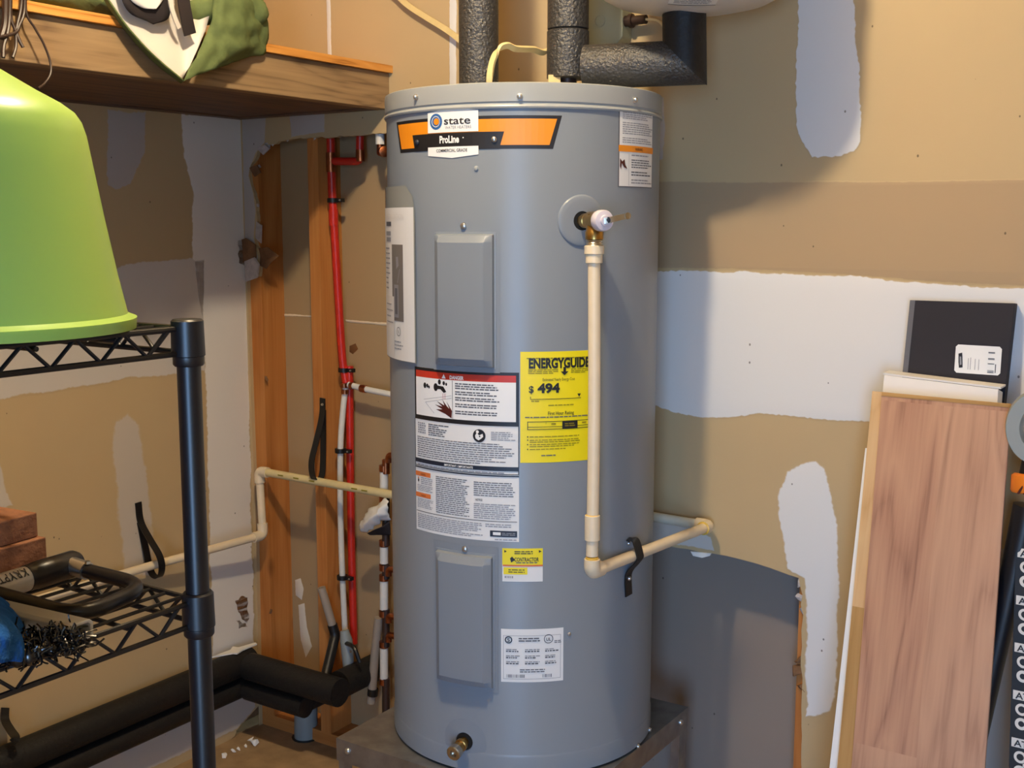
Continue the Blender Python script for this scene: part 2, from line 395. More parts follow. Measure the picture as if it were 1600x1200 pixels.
vcut = torn1[-1][0]
outline = [(CL, 0.0), (CL+0.0015, 0.0)] + [(max(a, CL+0.0015), b) for a, b in hole1[1:-1]] + tr + [(vcut+0.05, arch[0][1]+0.35), (arch[0][0]-0.02, arch[0][1]+0.02)] + ar + [(arch[-1][0], 0.0), (FARV, 0.0), (FARV, CEIL), (CL, CEIL)]
mb = MB(); mb.add(*poly_slab(outline, lambda a, b, t: W(CB+t, a, b), 0.0, DW)); wall_back = struct(mb.build('wall_back', 'drywall_paper', smooth=0))

# left wall, in (u, z), with the broken bottom corner
def lu(px, py):
    p = on_v(px, py, CL); return p.dot(U), p.z
nb = [lu(x, y) for x, y in [(341, 1186), (352, 1172), (358, 1160), (367, 1150), (372, 1128), (380, 1122), (390, 1118), (400, 1110)]]
oL = [(FRONT, 0.0), (nb[0][0], 0.0)] + jag(nb[1:-1], 0.01, 0.003, 8, closed=False) + [(CB, nb[-1][1]+0.01), (CB, CEIL), (FRONT, CEIL)]
mb = MB(); mb.add(*poly_slab(oL, lambda a, b, t: W(a, CL-t, b), 0.0, DW)); wall_left = struct(mb.build('wall_left', 'drywall_paper', smooth=0))
mb = MB(); mb.add(*wbox(CB-0.6, CB+0.11, CL-DW-0.05, CL-DW-0.045, 0, 0.5)); cav = mb.build('cavity_back', 'torn_paper', wall_left, smooth=0)

# far skin of the stud wall
mb = MB(); mb.add(*wbox(CB+DW+SD, CB+DW+SD+0.012, CL-0.1, FARV, 0.0, CEIL)); back_skin = struct(mb.build('wall_cavity', 'drywall_back_paper', smooth=0))

# joint-compound and paper patches on the walls: thin real coats of plaster with feathered rims
WHITE = rgb('#dcd8d3'); GREYM = rgb('#b3aaa2'); DARKTAN = rgb('#aa9170'); WARMGREY = rgb('#e0d9d0')
def patch(parent, pts, fn, col, feather=0.02, rough=0.004, seed=1, h=0.0012, name='joint_compound_patch', step=0.02):
    P = jag(jag(pts, step*2.2, rough*1.3, seed+100), min(step, .006), rough*.45, seed)
    # orientation
    area = sum(P[i][0]*P[(i+1) % len(P)][1]-P[(i+1) % len(P)][0]*P[i][1] for i in range(len(P)))
    if area < 0: P = P[::-1]
    n = len(P); inner = []
    for i in range(n):
        a = Vector(P[i-7]); b = Vector(P[(i+7) % n]); d = (b-a); nn = Vector((-d.y, d.x)).normalized() if d.length > 1e-6 else Vector((0, 0))
        q = Vector(P[i]) + nn*feather; inner.append((q.x, q.y))
    tris = tessellate_polygon([[Vector((a, b, 0)) for a, b in inner]])
    mb = MB(); vs = [fn(a, b, 0.0003) for a, b in P] + [fn(a, b, h) for a, b in inner]
    fs = [(i, (i+1) % n, (i+1) % n+n, i+n) for i in range(n)] + [tuple(i+n for i in t) for t in tris]
    mb.add(vs, fs); mb.c = [tuple(col[:3])+(0.02,)]*n + [tuple(col[:3])+(1.0,)]*n
    o = mb.build(name, parent.data.materials[0].name, parent, smooth=60)
    # make sure the faces look into the room
    return o
FB = lambda a, b, t: W(CB-t, a, b)
FL = lambda a, b, t: W(a, CL+t, b)
FC = lambda a, b, t: W(CB+DW+SD-t, a, b)
def bpt(x, y):      # patch corner; coats that leave the frame run on to the ceiling or the far wall
    a, b = bv(x, y)
    return (FARV-.02 if x >= 1690 else a, CEIL-.02 if y < 0 else b)
def lpt(x, y):
    a, b = lu(x, y); return (FRONT+.05 if x <= -100 else a, max(b, .02))
def pb(lst, col, feather=0.02, rough=0.004, seed=1, name='joint_compound_patch', step=0.02): return patch(wall_back, [bpt(x, y) for x, y in lst], FB, col, feather, rough, seed, name=name, step=step)
def pl(lst, col, feather=0.02, rough=0.004, seed=1, name='joint_compound_patch', step=0.02): return patch(wall_left, [lpt(x, y) for x, y in lst], FL, col, feather, rough, seed, name=name, step=step)
# back wall, right of the tank
pb([(930, 281), (1100, 283), (1400, 283), (1700, 276), (1700, 460), (1580, 448), (1440, 440), (1300, 429), (1160, 422), (930, 418)], DARKTAN, 0.006, 0.001, 11, 'paper_band', 0.05)
pb([(930, 424), (1160, 422), (1300, 429), (1440, 440), (1580, 448), (1750, 458), (1750, 690), (1500, 672), (1360, 660), (1240, 652), (1190, 648), (1120, 655), (1085, 652), (1020, 635), (930, 630)], WHITE, 0.007, 0.003, 12)
pb([(1243, -40), (1330, -40), (1338, 60), (1345, 150), (1346, 222), (1335, 238), (1310, 246), (1268, 248), (1252, 222), (1244, 200), (1242, 100), (1246, 60)], GREYM if False else WHITE, 0.006, 0.004, 13)
pb([(1228, 735), (1250, 722), (1275, 718), (1290, 730), (1302, 770), (1312, 830), (1315, 920), (1312, 1000), (1308, 1090), (1300, 1112), (1275, 1122), (1257, 1122), (1256, 1060), (1257, 960), (1254, 905), (1228, 890), (1220, 840), (1213, 775)], WHITE, 0.012, 0.003, 14)
pb([(1016, 800), (1060, 812), (1112, 838), (1118, 862), (1080, 856), (1016, 846)], rgb('#c6bfb6'), 0.008, 0.002, 15)
pb([(705, -20), (718, -20), (714, 140), (702, 140)], WHITE, 0.004, 0.001, 16)
pb([(510, -20), (515, -20), (519, 88), (512, 88)], WHITE, 0.002, 0.001, 17)
pb([(1020, 140), (1040, 150), (1041, 210), (1038, 250), (1020, 262)], GREYM, 0.01, 0.002, 18)
# back wall over the hole
pb([(452, 178), (508, 174), (508, 207), (455, 216)], GREYM, 0.006, 0.002, 19)
pb([(378, 186), (416, 183), (414, 222), (400, 240), (391, 262), (389, 275), (396, 300), (400, 330), (397, 372), (404, 405), (390, 430), (384, 440), (382, 330)], GREYM, 0.003, 0.001, 20)
pb([(1536, 850), (1660, 870), (1660, 1260), (1520, 1240)], GREYM, 0.008, 0.002, 41)
# left wall
pl([(166, 168), (228, 172), (228, 240), (205, 290), (180, 300), (166, 290)], GREYM, 0.012, 0.004, 21)
pl([(282, 176), (386, 180), (388, 300), (390, 470), (392, 700), (398, 1010), (330, 1030), (322, 700), (318, 560), (300, 420), (300, 300), (285, 240)], WARMGREY, 0.012, 0.004, 22)
pl([(-120, 590), (0, 627), (60, 618), (140, 604), (200, 592), (280, 586), (322, 580), (322, 400), (200, 410), (60, 470), (-120, 420)], rgb('#c9c0b5'), 0.012, 0.003, 23)
pl([(178, 655), (200, 642), (218, 660), (230, 720), (240, 800), (243, 905), (190, 905), (184, 830), (178, 760), (170, 700)], rgb('#bfb3a3'), 0.025, 0.003, 24)
pl([(-40, 700), (0, 715), (10, 760), (22, 790), (0, 800), (-40, 800)], rgb('#c6bcae'), 0.012, 0.003, 25)
pl([(-200, 1190), (100, 1140), (330, 1090), (400, 1060), (400, 1105), (370, 1150), (340, 1190), (-200, 1330)], rgb('#c0b5aa'), 0.01, 0.003, 26)
# torn brown paper spots on the left wall
pl([(366, 938), (376, 930), (387, 932), (390, 960), (386, 975), (378, 970), (370, 955)], rgb('#7d5430'), 0.003, 0.004, 27, 'torn_paper_spot', 0.006)
pl([(368, 968), (384, 972), (388, 980), (372, 984)], rgb('#93785a'), 0.003, 0.003, 28, 'torn_paper_spot', 0.006)
pl([(370, 375), (385, 372), (398, 380), (400, 408), (390, 418), (372, 412)], rgb('#7a5c40'), 0.003, 0.004, 29, 'torn_paper_spot', 0.006)

# torn rim of gypsum along the hole: one flake per chunk
rnd = random.Random(5)
def chunk(name, c, r, seed, matn, parent, flat=0.5):
    rd = random.Random(seed); bm = bmesh.new()
    for k in range(11): bm.verts.new((rd.uniform(-1, 1), rd.uniform(-1, 1), rd.uniform(-1, 1)))
    h = bmesh.ops.convex_hull(bm, input=bm.verts); bmesh.ops.delete(bm, geom=[v for v in bm.verts if not v.link_faces], context='VERTS')
    bm.verts.index_update()
    n = MB(); vs = [Vector(c) + V*(p.co.x*r) + U*(p.co.y*r*flat) + Z*(p.co.z*r) for p in bm.verts]
    fs = [[v.index for v in f.verts] for f in bm.faces]; bm.free(); n.add(vs, fs)
    return n.build(name, matn, parent, smooth=0)
def flap(pts, matn, thick=.002, name='torn_flap'):
    """torn sheet: pixel outline with its own depth at each corner"""
    q = [on_u(x, y, u) for x, y, u in pts]; c = sum(q, Vector())/len(q); n = (q[1]-q[0]).cross(q[2]-q[0]).normalized()
    k = len(q); vs = [c-n*thick*.5]+[p-n*thick*.5 for p in q]+[c+n*thick*.5]+[p+n*thick*.5 for p in q]; fs = []
    for i in range(k):
        j = (i+1) % k; fs += [(0, 1+i, 1+j), (k+1, k+2+j, k+2+i), (1+i, k+2+i, k+2+j, 1+j)]
    mb = MB(); mb.add(vs, fs); return mb.build(name, matn, wall_back, smooth=0)
flap([(368, 378, CB-.004), (384, 372, CB-.012), (399, 382, CB-.014), (401, 402, CB-.004), (388, 412, CB-.008), (372, 408, CB-.004)], 'torn_paper')
flap([(383, 408, CB-.006), (397, 402, CB-.02), (405, 414, CB-.016), (402, 434, CB-.008), (385, 440, CB-.004)], 'gypsum', .006)
flap([(404, 388, CB+.004), (418, 386, CB-.010), (436, 400, CB-.016), (424, 410, CB-.02), (416, 420, CB-.008), (405, 414, CB+.002)], 'torn_paper')
flap([(401, 346, CB+.002), (409, 352, CB-.006), (408, 380, CB-.008), (400, 372, CB)], 'gypsum', .004)
flap([(402, 232, CB-.002), (414, 226, CB-.008), (422, 232, CB-.006), (412, 242, CB-.010)], 'gypsum', .004)
flap([(390, 262, CB-.002), (402, 258, CB-.008), (408, 270, CB-.010), (398, 276, CB-.002)], 'torn_paper', .003)
for i, (x, y, r) in enumerate([(418, 229, .012), (428, 225, .010), (404, 262, .009), (403, 322, .008), (420, 404, .010), (398, 422, .012), (449, 219, .006), (492, 216, .006)]):
    chunk('torn_gypsum', on_u(x, y, CB+0.004), r, 50+i, 'gypsum', wall_back)
for i, (x, y, r) in enumerate([(1252, 912, .010), (1250, 935, .012), (1254, 955, .010), (1249, 1050, .016), (1251, 1070, .013), (1248, 1030, .011)]):
    chunk('torn_gypsum', on_u(x, y, CB+0.006), r, 90+i, 'torn_paper' if i > 2 else 'gypsum', wall_back)
# tape flake hanging under the right arch
mb = MB(); mb.add(*poly_slab([bv(x, y) for x, y in [(1080, 861), (1112, 864), (1110, 868), (1098, 871), (1084, 868)]], lambda a, b, t: W(CB-t, a, b), 0.0, 0.004)); mb.build('tape_flake', 'white_flake', wall_back, smooth=0)

# studs: front + right-hand faces show in the holes
def stud(name, v0, v1, z0, z1, off, parent=back_skin):
    vs, fs = wbox(CB+DW, CB+DW+SD, v0, v1, z0, z1); mb = MB(); mb.add(vs, fs, 0, grain_for(vs, Z, V, U, off)); return mb.build(name, 'stud_wood', parent, smooth=0)
stv = {}
vA = bv(386, 700, CB+DW)[0]
stud('stud', CL+0.002, CL+0.052, 0.038, CEIL, 1.3)
vB = bv(489, 600, CB+DW)[0]
stud('stud', vB, vB+0.038, 0.038, CEIL, 4.1)
vC = bv(1243, 1100, CB+DW)[0]
stud('stud', vC, vC+0.038, 0.038, CEIL, 7.7)
stud('stud', vB+0.42, vB+0.458, 0.038, CEIL, 2.2)
vs, fs = wbox(CB+DW, CB+DW+SD, CL, vC, 0.0, 0.038); mb = MB(); mb.add(vs, fs, 0, grain_for(vs, V, U, Z, 3.0)); mb.build('bottom_plate', 'stud_wood', back_skin, smooth=0)
# joint line and stains on the far skin
def pc(lst, col, f=0.004, seed=1, name='joint_line'): return patch(back_skin, [bv(x, y, CB+DW+SD) for x, y in lst], FC, col, f, 0.001, seed, name=name)
pc([(425, 489), (495, 493), (495, 496), (425, 493)], rgb('#d9c9ae'), 0.0008, 31)
pc([(540, 499), (620, 506), (620, 510), (540, 503)], rgb('#d9c9ae'), 0.0008, 32)
pc([(546, 540), (556, 536), (560, 545), (552, 554), (546, 550)], rgb('#6b4a2c'), 0.002, 33, 'paper_stain')
GM = rgb('#c9bba6')
for i, q in enumerate([[(461, 906), (470, 903), (475, 920), (472, 938), (462, 930)], [(466, 945), (476, 942), (480, 980), (488, 1010), (478, 1028), (470, 1000)]]):
    pc(q, rgb('#d6cdbd'), 0.002, 35+i, 'gypsum_dab')
pc([(960, 830), (1262, 830), (1262, 1230), (960, 1230)], rgb('#8c7f74'), 0.01, 37, 'grey_paper_area')
# knots on the stud faces and insulation screw blobs
for i, (x, y, r) in enumerate([(416, 592, .009), (424, 955, .009)]):
    chunk('resin_lump', on_u(x, y, CB+DW-0.002), r, 130+i, 'torn_paper', back_skin)

# debris on the floor by the corner
tagn = ['palest and largest plaster crumb by the wall corner', 'small plaster crumb left of the corner stud', 'plaster crumb nearest the black shelf post', 'tiny plaster crumb beside the broken wall corner', 'flat plaster crumb between the post and the stud', 'plaster crumb lying under the broken drywall edge']
for i, (x, y, r) in enumerate([(398, 1164, .012), (384, 1168, .007), (352, 1184, .009), (372, 1173, .006), (364, 1176, .008), (392, 1158, .008)]):
    o = chunk('plaster_crumb', on_z(x, y, 0.0) + Vector((0, 0, r*0.7)), r, 140+i, 'white_flake', None, 1.0)
    tag(o, tagn[i], 'debris', 'plaster crumbs on the floor')

# =================================================================== WATER HEATER
heater = thing('water_heater', (TC.x, TC.y, TZ0), 'tall grey cylindrical electric water heater with orange badge and warning labels', 'water heater')
SEG = 128
mb = MB(); mb.add(*lathe((TC.x, TC.y, 0), [(TR-0.004, TZ0), (TR-0.004, TZ1-0.02)], seg=SEG)); 
mb = MB(); mb.add(*lathe((TC.x, TC.y, 0), [(TR-0.006, TZ0), (TR+0.0015, TZ0+0.004), (TR+0.0015, TZ0+0.040), (TR+0.0005, TZ0+0.044), (TR, TZ0+0.046), (TR, TZ1-0.045)], seg=SEG)); jacket = mb.build('jacket', 'tank_enamel', heater)
mb = MB(); mb.add(*lathe((TC.x, TC.y, 0), [(TR-0.002, TZ1-0.046), (TR+0.0035, TZ1-0.046), (TR+0.0045, TZ1-0.043), (TR+0.0035, TZ1-0.040), (TR+0.001, TZ1-0.038), (TR+0.001, TZ1-0.036), (TR+0.003, TZ1-0.034), (TR+0.003, TZ1-0.006), (TR+0.0025, TZ1-0.002), (TR-0.001, TZ1), (TR-0.008, TZ1+0.0005), (TR-0.02, TZ1-0.004), (TR-0.06, TZ1-0.006)], seg=SEG)); mb.build('top_cap', 'tank_cap_enamel', heater)

def cyl_frame(th):
    n = Vector((sin(th), -cos(th), 0)); s = Vector((cos(th), sin(th), 0)); return n, s
def screw(px, py, r=0.006, h=0.006, parent=heater, name='screw', matn='screw_zinc', out=0.003):
    th, z = on_cyl(px, py, TR+out); n, s = cyl_frame(th); c = cyl(th, z, TR+out-0.001)
    mb = MB(); mb.add(*lathe(c, [(r*1.25, 0), (r*1.25, h*.3), (r, h*.35), (r*.9, h*.8), (r*.5, h)], axis=n, seg=10)); return mb.build(name, matn, parent, smooth=50)
for x, y in [(651, 152), (812, 151), (991, 156)]: screw(x, y, 0.0045, 0.008)
for x, y in [(633, 1171), (997, 1166), (1015, 1140)]: screw(x, y, 0.0045, 0.005)
screw(744, 263, 0.004, 0.003, matn='tank_cap_enamel', out=0.001); screw(890, 991, 0.003, 0.002, out=0.001)

# --- access covers: curved pans with a chamfered raised field
def cover(xl, xr, yt, yb, scr):
    xm = (xl+xr)/2; ym = (yt+yb)/2
    t0 = on_cyl(xl, ym)[0]; t1 = on_cyl(xr, ym)[0]; z1 = on_cyl(xm, yt)[1]; z0 = on_cyl(xm, yb)[1]
    wS = (t1-t0)*TR; hT = z1-z0
    def ramp(d):
        for a, ha, b, hb in ((0, 0, .001, .002), (.001, .002, .004, .0022), (.004, .0022, .006, .0100), (.006, .0100, .009, .0115), (.009, .0115, .018, .0190), (.018, .0190, .020, .0200)):
            if d <= b: return ha+(hb-ha)*(d-a)/(b-a)
        return .0200
    def brk(L):
        e = [0, .001, .004, .006, .009, .018, .020, .030]; mid = [L*k/8 for k in range(1, 8) if .034 < L*k/8 < L-.034]
        return e + mid + [L-x for x in e[::-1]]
    S = brk(wS); T = brk(hT); mb = MB(); vs = []; fs = []
    for b in T:
        for a in S:
            h = min(ramp(min(a, wS-a)), ramp(min(b, hT-b))); vs.append(cyl(t0+a/TR, z0+b, TR+h))
    n = len(S)
    for j in range(len(T)-1):
        for i in range(n-1): fs.append((j*n+i, j*n+i+1, (j+1)*n+i+1, (j+1)*n+i))
    mb.add(vs, fs); c = mb.build('access_cover', 'tank_enamel', heater, smooth=25)
    # flat sheet behind it
    mb = MB(); vs = []; fs = []; k = 12; m0, m1 = t0-.006/TR, t1+.006/TR
    for j, zz in enumerate((z0-.006, z1+.014)):
        for i in range(k+1): vs.append(cyl(m0+(m1-m0)*i/k, zz, TR+.0012))
    fs = [(i, i+1, k+2+i, k+1+i) for i in range(k)]; mb.add(vs, fs); mb.build('backing_plate', 'tank_enamel', c, smooth=60)
    screw(*scr, 0.005, 0.005, c)
    return c
cover(681, 776, 362, 576, (724, 353)); cover(683, 774, 862, 1072, (726, 858))

# --- printing helper: flat print wrapped on the jacket (or on any surface fn(s, t, layer))
rng = random.Random(77)
class Label:
    def __init__(s, fn, w, h):
        s.fn = fn; s.w = w; s.h = h; s.mb = MB(); s.mats = []; s.base = MB(); s.L = 0
    def mi(s, m):
        if m not in s.mats: s.mats.append(m)
        return s.mats.index(m)
    def P(s, a, b, layer): return s.fn(a*s.w, b*s.h, 0.0004 + 0.0003*layer)
    def poly(s, pts, m, layer=1, base=False):
        """convex/concave polygon in unit coords, sliced into strips along a so that it follows the curve"""
        bm = bmesh.new(); vv = [bm.verts.new((a, b, 0)) for a, b in pts]; bm.faces.new(vv)
        a0 = min(p[0] for p in pts); a1 = max(p[0] for p in pts); k = int((a1-a0)*s.w/0.012)
        for i in range(1, k+1):
            x = a0+(a1-a0)*i/(k+1)
            bmesh.ops.bisect_plane(bm, geom=bm.verts[:]+bm.edges[:]+bm.faces[:], plane_co=(x, 0, 0), plane_no=(1, 0, 0))
        bmesh.ops.triangulate(bm, faces=bm.faces); bm.verts.index_update()
        vs = [s.P(v.co.x, v.co.y, layer) for v in bm.verts]; fs = [[v.index for v in f.verts] for f in bm.faces]; bm.free()
        if base: s.base.add(vs, fs)
        else: s.mb.add(vs, fs, s.mi(m))
    def rect(s, a0, b0, a1, b1, m, layer=1): s.poly([(a0, b0), (a1, b0), (a1, b1), (a0, b1)], m, layer)
    def line(s, a0, b0, a1, b1, t, m, layer=2):
        d = Vector(((a1-a0)*s.w, (b1-b0)*s.h)); n = Vector((-d.y, d.x)).normalized()*t/2; na = n.x/s.w; nb_ = n.y/s.h
        s.poly([(a0-na, b0-nb_), (a1-na, b1-nb_), (a1+na, b1+nb_), (a0+na, b0+nb_)], m, layer)
    def frame(s, a0, b0, a1, b1, t, m, layer=2):
        ta = t/s.w; tb = t/s.h
        s.rect(a0, b0, a1, b0+tb, m, layer); s.rect(a0, b1-tb, a1, b1, m, layer); s.rect(a0, b0, a0+ta, b1, m, layer); s.rect(a1-ta, b0, a1, b1, m, layer)
    def disc(s, a, b, r, m, layer=2, r2=0, seg=24, sx=1.0):
        ra = r/s.w*sx; rb = r/s.h
        if not r2: s.poly([(a+ra*cos(2*pi*i/seg), b+rb*sin(2*pi*i/seg)) for i in range(seg)], m, layer); return
        q = r2/r
        vs = []; fs = []
        for i in range(seg):
            c, d = cos(2*pi*i/seg), sin(2*pi*i/seg); vs += [s.P(a+ra*c, b+rb*d, layer), s.P(a+ra*q*c, b+rb*q*d, layer)]
        for i in range(seg): j = (i+1) % seg; fs.append((2*i, 2*j, 2*j+1, 2*i+1))
        s.mb.add(vs, fs, s.mi(m))
    def text(s, txt, a, b, hgt, m, layer=3, wide=None, bold=0.0, align='CENTER', shear=0.0, spacing=1.0):
        """txt with baseline at b, cap height hgt (metres), centred at a; wide = forced total width (metres)"""
        c = bpy.data.curves.new('t', 'FONT'); c.body = txt; c.size = 1.0; c.align_x = 'LEFT'; c.offset = bold; c.shear = shear; c.space_character = spacing; c.resolution_u = 3
        o = bpy.data.objects.new('t', c); COL.objects.link(o)
        dg = bpy.context.evaluated_depsgraph_get(); me = bpy.data.meshes.new_from_object(o.evaluated_get(dg))
        vs = [v.co.copy() for v in me.vertices]; fs = [list(p.vertices) for p in me.polygons]
        bpy.data.objects.remove(o); bpy.data.curves.remove(c); bpy.data.meshes.remove(me)
        if not vs: return
        x0 = min(v.x for v in vs); x1 = max(v.x for v in vs)
        sy = hgt/0.70; sx = sy if not wide else wide/(x1-x0); tw = (x1-x0)*sx
        off = {'CENTER': -tw/2, 'LEFT': 0, 'RIGHT': -tw}[align]
        s.mb.add([s.P(a+(off+(v.x-x0)*sx)/s.w, b-v.y*sy/s.h, layer) for v in vs], fs, s.mi(m))
    def greek(s, a0, b0, a1, b1, n, m, fill=0.5, layer=2, rag=0.25, wmin=.004, wmax=.013):
        """lines of print too small to read: one small bar per word"""
        dh = (b1-b0)/n; vs = []; fs = []
        for i in range(n):
            y0 = b0+dh*i+dh*(1-fill)/2; y1 = y0+dh*fill; x = a0; end = a1-(rng.random()**2)*rag*(a1-a0)
            while x < end:
                wd = min(rng.uniform(wmin, wmax)/s.w, end-x)
                if wd < .0012/s.w: break
                k = len(vs); vs += [s.P(x, y0, layer), s.P(x+wd, y0, layer), s.P(x+wd, y1, layer), s.P(x, y1, layer)]; fs.append((k, k+1, k+2, k+3)); x += wd+.0014/s.w
        if vs: s.mb.add(vs, fs, s.mi(m))
    def build(s, name, basem, parent):
        o = s.base.build(name, basem, parent, smooth=60)
        if s.mb.v: s.mb.build('print', s.mats, o, smooth=0)
        return o
def tank_label(xl, xr, yt, yb, extra=0.0):
    xm = (xl+xr)/2; ym = (yt+yb)/2
    t0 = on_cyl(xl, ym)[0]; t1 = on_cyl(xr, ym)[0]; z1 = on_cyl(xm, yt)[1]; z0 = on_cyl(xm, yb)[1]
    return Label(lambda a, b, k: cyl(t0+a/TR, z1-b, TR+k+extra), (t1-t0)*TR, z1-z0)

# badge: orange wings with black border, white shield, name lines
L = tank_label(620, 878, 181, 233)
L.poly([(0, 0), (1, 0), (.955, 1), (.045, 1)], 'ink_black', 0, base=True)
L.poly([(.022, .10), (.975, .10), (.937, .885), (.062, .885)], 'ink_orange', 1)
L.poly([(.17, .48), (.715, .48), (.69, 1), (.19, 1)], 'ink_black', 2)
L.poly([(.29, -.16), (.44, -.27), (.585, -.18), (.585, .46), (.29, .46)], 'ink_white', 3)
L.poly([(.29, .90), (.585, .90), (.585, 1.16), (.44, 1.25), (.29, 1.16)], 'ink_white', 3)
L.disc(.345, .12, .0145, 'ink_blue', 4); L.disc(.345, .12, .0100, 'ink_white', 5, r2=.0088); L.disc(.348, .12, .0062, 'ink_orange', 5); L.disc(.343, .12, .0105, 'ink_navy', 5, r2=.0100)
L.text('state', .470, .22, .0135, 'ink_black', 5, wide=.0545, bold=.008); L.text('WATER HEATERS', .475, .36, .0055, 'ink_grey', 5, wide=.054)
L.text('ProLine', .425, .78, .0125, 'ink_white', 5, wide=.042, bold=.04); L.disc(.505, .64, .0012, 'ink_white', 5)
L.text('COMMERCIAL GRADE', .437, 1.06, .0055, 'ink_black', 5, wide=.066, bold=.008)
badge = L.build('brand_badge', 'ink_black', heater)
for a in (.212, .665):
    p = L.P(a, .72, 5); th = atan2(p.x-TC.x, -(p.y-TC.y)); n, s_ = cyl_frame(th); mb = MB(); mb.add(*lathe(p, [(.0055, 0), (.0055, .001), (.004, .003), (.001, .004)], axis=n, seg=12)); mb.build('rivet', 'screw_zinc' if a > .5 else 'ink_navy', badge, smooth=60)

# danger label
L = tank_label(650, 811, 580, 842)
L.poly([(0, 0), (1, 0), (1, 1), (0, 1)], 'paper_white', 0, base=True)
L.rect(0, 0, 1, .312, 'ink_black', 1); L.rect(.02, .058, .975, .288, 'ink_white', 2)
L.rect(.02, .018, .975, .058, 'ink_red', 2); L.text('DANGER', .47, .052, .0065, 'ink_white', 3, wide=.030, bold=.04); L.poly([(.325, .052), (.365, .052), (.345, .026)], 'ink_white', 3)
L.line(.43, .06, .43, .286, .0010, 'ink_black', 3)
for a, b, r in ((.135, .105, .0055), (.165, .105, .004), (.185, .112, .003), (.26, .108, .0075), (.30, .075, .005), (.345, .080, .004), (.37, .085, .003)): L.disc(a, b, r, 'ink_black', 3, sx=.7)
L.poly([(.24, .095), (.34, .100), (.37, .13), (.345, .138), (.31, .118), (.25, .118)], 'ink_black', 3)
for x in (.335, .350, .362): L.line(x, .14, x-.005, .175, .0006, 'ink_red', 3)
L.line(.12, .190, .42, .150, .0006, 'ink_grey', 3); L.line(.14, .205, .42, .165, .0006, 'ink_grey', 3); L.line(.14, .205, .24, .265, .0006, 'ink_grey', 3)
L.poly([(.42, .285), (.36, .262), (.26, .240), (.33, .236), (.25, .212), (.33, .220), (.27, .190), (.35, .212), (.33, .178), (.375, .215), (.40, .230), (.37, .185), (.425, .240)], 'ink_dark_red', 3)
for i, (b, n) in enumerate([(.07, 3), (.118, 2), (.152, 2), (.190, 2), (.232, 2)]): L.greek(.455, b, .84, b+.0135*n, n, 'ink_mid', .55, 3, .2)
# second panel
L.frame(0, .31, 1, .60, .0014, 'ink_black', 3)
L.greek(.04, .33, .14, .40, 5, 'ink_grey', .6, 2, .2, .003, .006); L.greek(.17, .33, .40, .405, 6, 'ink_mid', .5, 2, .5)
L.disc(.67, .375, .0125, 'ink_black', 3); L.poly([(.635, .375), (.65, .357), (.67, .372), (.70, .362), (.705, .38), (.685, .393), (.665, .402), (.64, .392)], 'ink_white', 4); L.disc(.655, .352, .003, 'ink_white', 4); L.disc(.675, .378, .0015, 'ink_black', 5)
L.greek(.77, .345, .97, .40, 5, 'ink_grey', .45, 2, .3); L.greek(.03, .415, .97, .545, 10, 'ink_mid', .38, 2, .35)
L.rect(0, .553, 1, .578, 'ink_navy', 4); L.text('IMPORTANT / IMPORTANTE', .48, .573, .0042, 'ink_white', 5, wide=.062, bold=.02)
L.greek(.03, .583, .97, .597, 1, 'ink_grey', .4, 2, .1); L.rect(0, .604, 1, .612, 'ink_navy', 4)
# columns
for b in (.635, .765): L.rect(.0, b, .19, b+.028, 'ink_salmon', 2); L.text('WARNING', .10, b+.021, .0035, 'ink_dark_red', 3, wide=.014)
L.disc(.04, .69, .0035, 'ink_black', 3, sx=.6); L.disc(.04, .675, .0018, 'ink_salmon', 4)
L.greek(.07, .667, .22, .712, 4, 'ink_grey', .4, 2, .2); L.greek(.02, .715, .22, .755, 4, 'ink_grey', .4, 2, .2); L.greek(.02, .80, .22, .86, 6, 'ink_grey', .4, 2, .2)
L.greek(.25, .640, .58, .868, 19, 'ink_mid', .40, 2, .25); L.greek(.62, .645, .97, .735, 7, 'ink_mid', .40, 2, .2)
L.text('NOTICE', .665, .762, .004, 'ink_black', 3, wide=.014, bold=.02, align='CENTER'); L.greek(.62, .775, .97, .87, 8, 'ink_grey', .45, 2, .2)
L.line(.01, .88, .985, .88, .0012, 'ink_navy', 3)
L.greek(.02, .893, .70, .985, 8, 'ink_grey', .45, 2, .4); L.greek(.72, .893, .95, .918, 2, 'ink_grey', .45, 2, .3)
L.rect(.76, .935, .985, .972, 'ink_navy', 3); L.rect(.785, .944, .85, .962, 'ink_white', 4); L.greek(.86, .944, .97, .964, 2, 'ink_grey', .5, 4, 0); L.greek(.80, .983, .98, .994, 1, 'ink_grey', .5, 2, 0)
L.build('danger_label', 'paper_white', heater)

# yellow energy label
L = tank_label(813, 928, 549, 722)
L.poly([(0, 0), (1, 0), (1, 1), (0, 1)], 'ink_yellow', 0, base=True)
L.greek(.08, .052, .96, .066, 1, 'ink_yellow_dark', .7, 2, .05)
L.text('ENERGYGUIDE', .515, .145, .0175, 'ink_black', 3, wide=.118, bold=.045)
L.rect(.555, .14, .59, .185, 'ink_black', 4); L.poly([(.52, .18), (.625, .18), (.572, .215)], 'ink_black', 4)
L.greek(.10, .155, .50, .20, 3, 'ink_yellow_dark', .45, 2, .5); L.greek(.66, .155, .95, .20, 3, 'ink_yellow_dark', .45, 2, .5)
L.text('Estimated Yearly Energy Cost', .50, .262, .0055, 'ink_black', 3, wide=.062)
L.text('$', .14, .365, .0125, 'ink_black', 3, wide=.009, bold=.02); L.text('494', .365, .365, .0165, 'ink_black', 3, wide=.042, bold=.045)
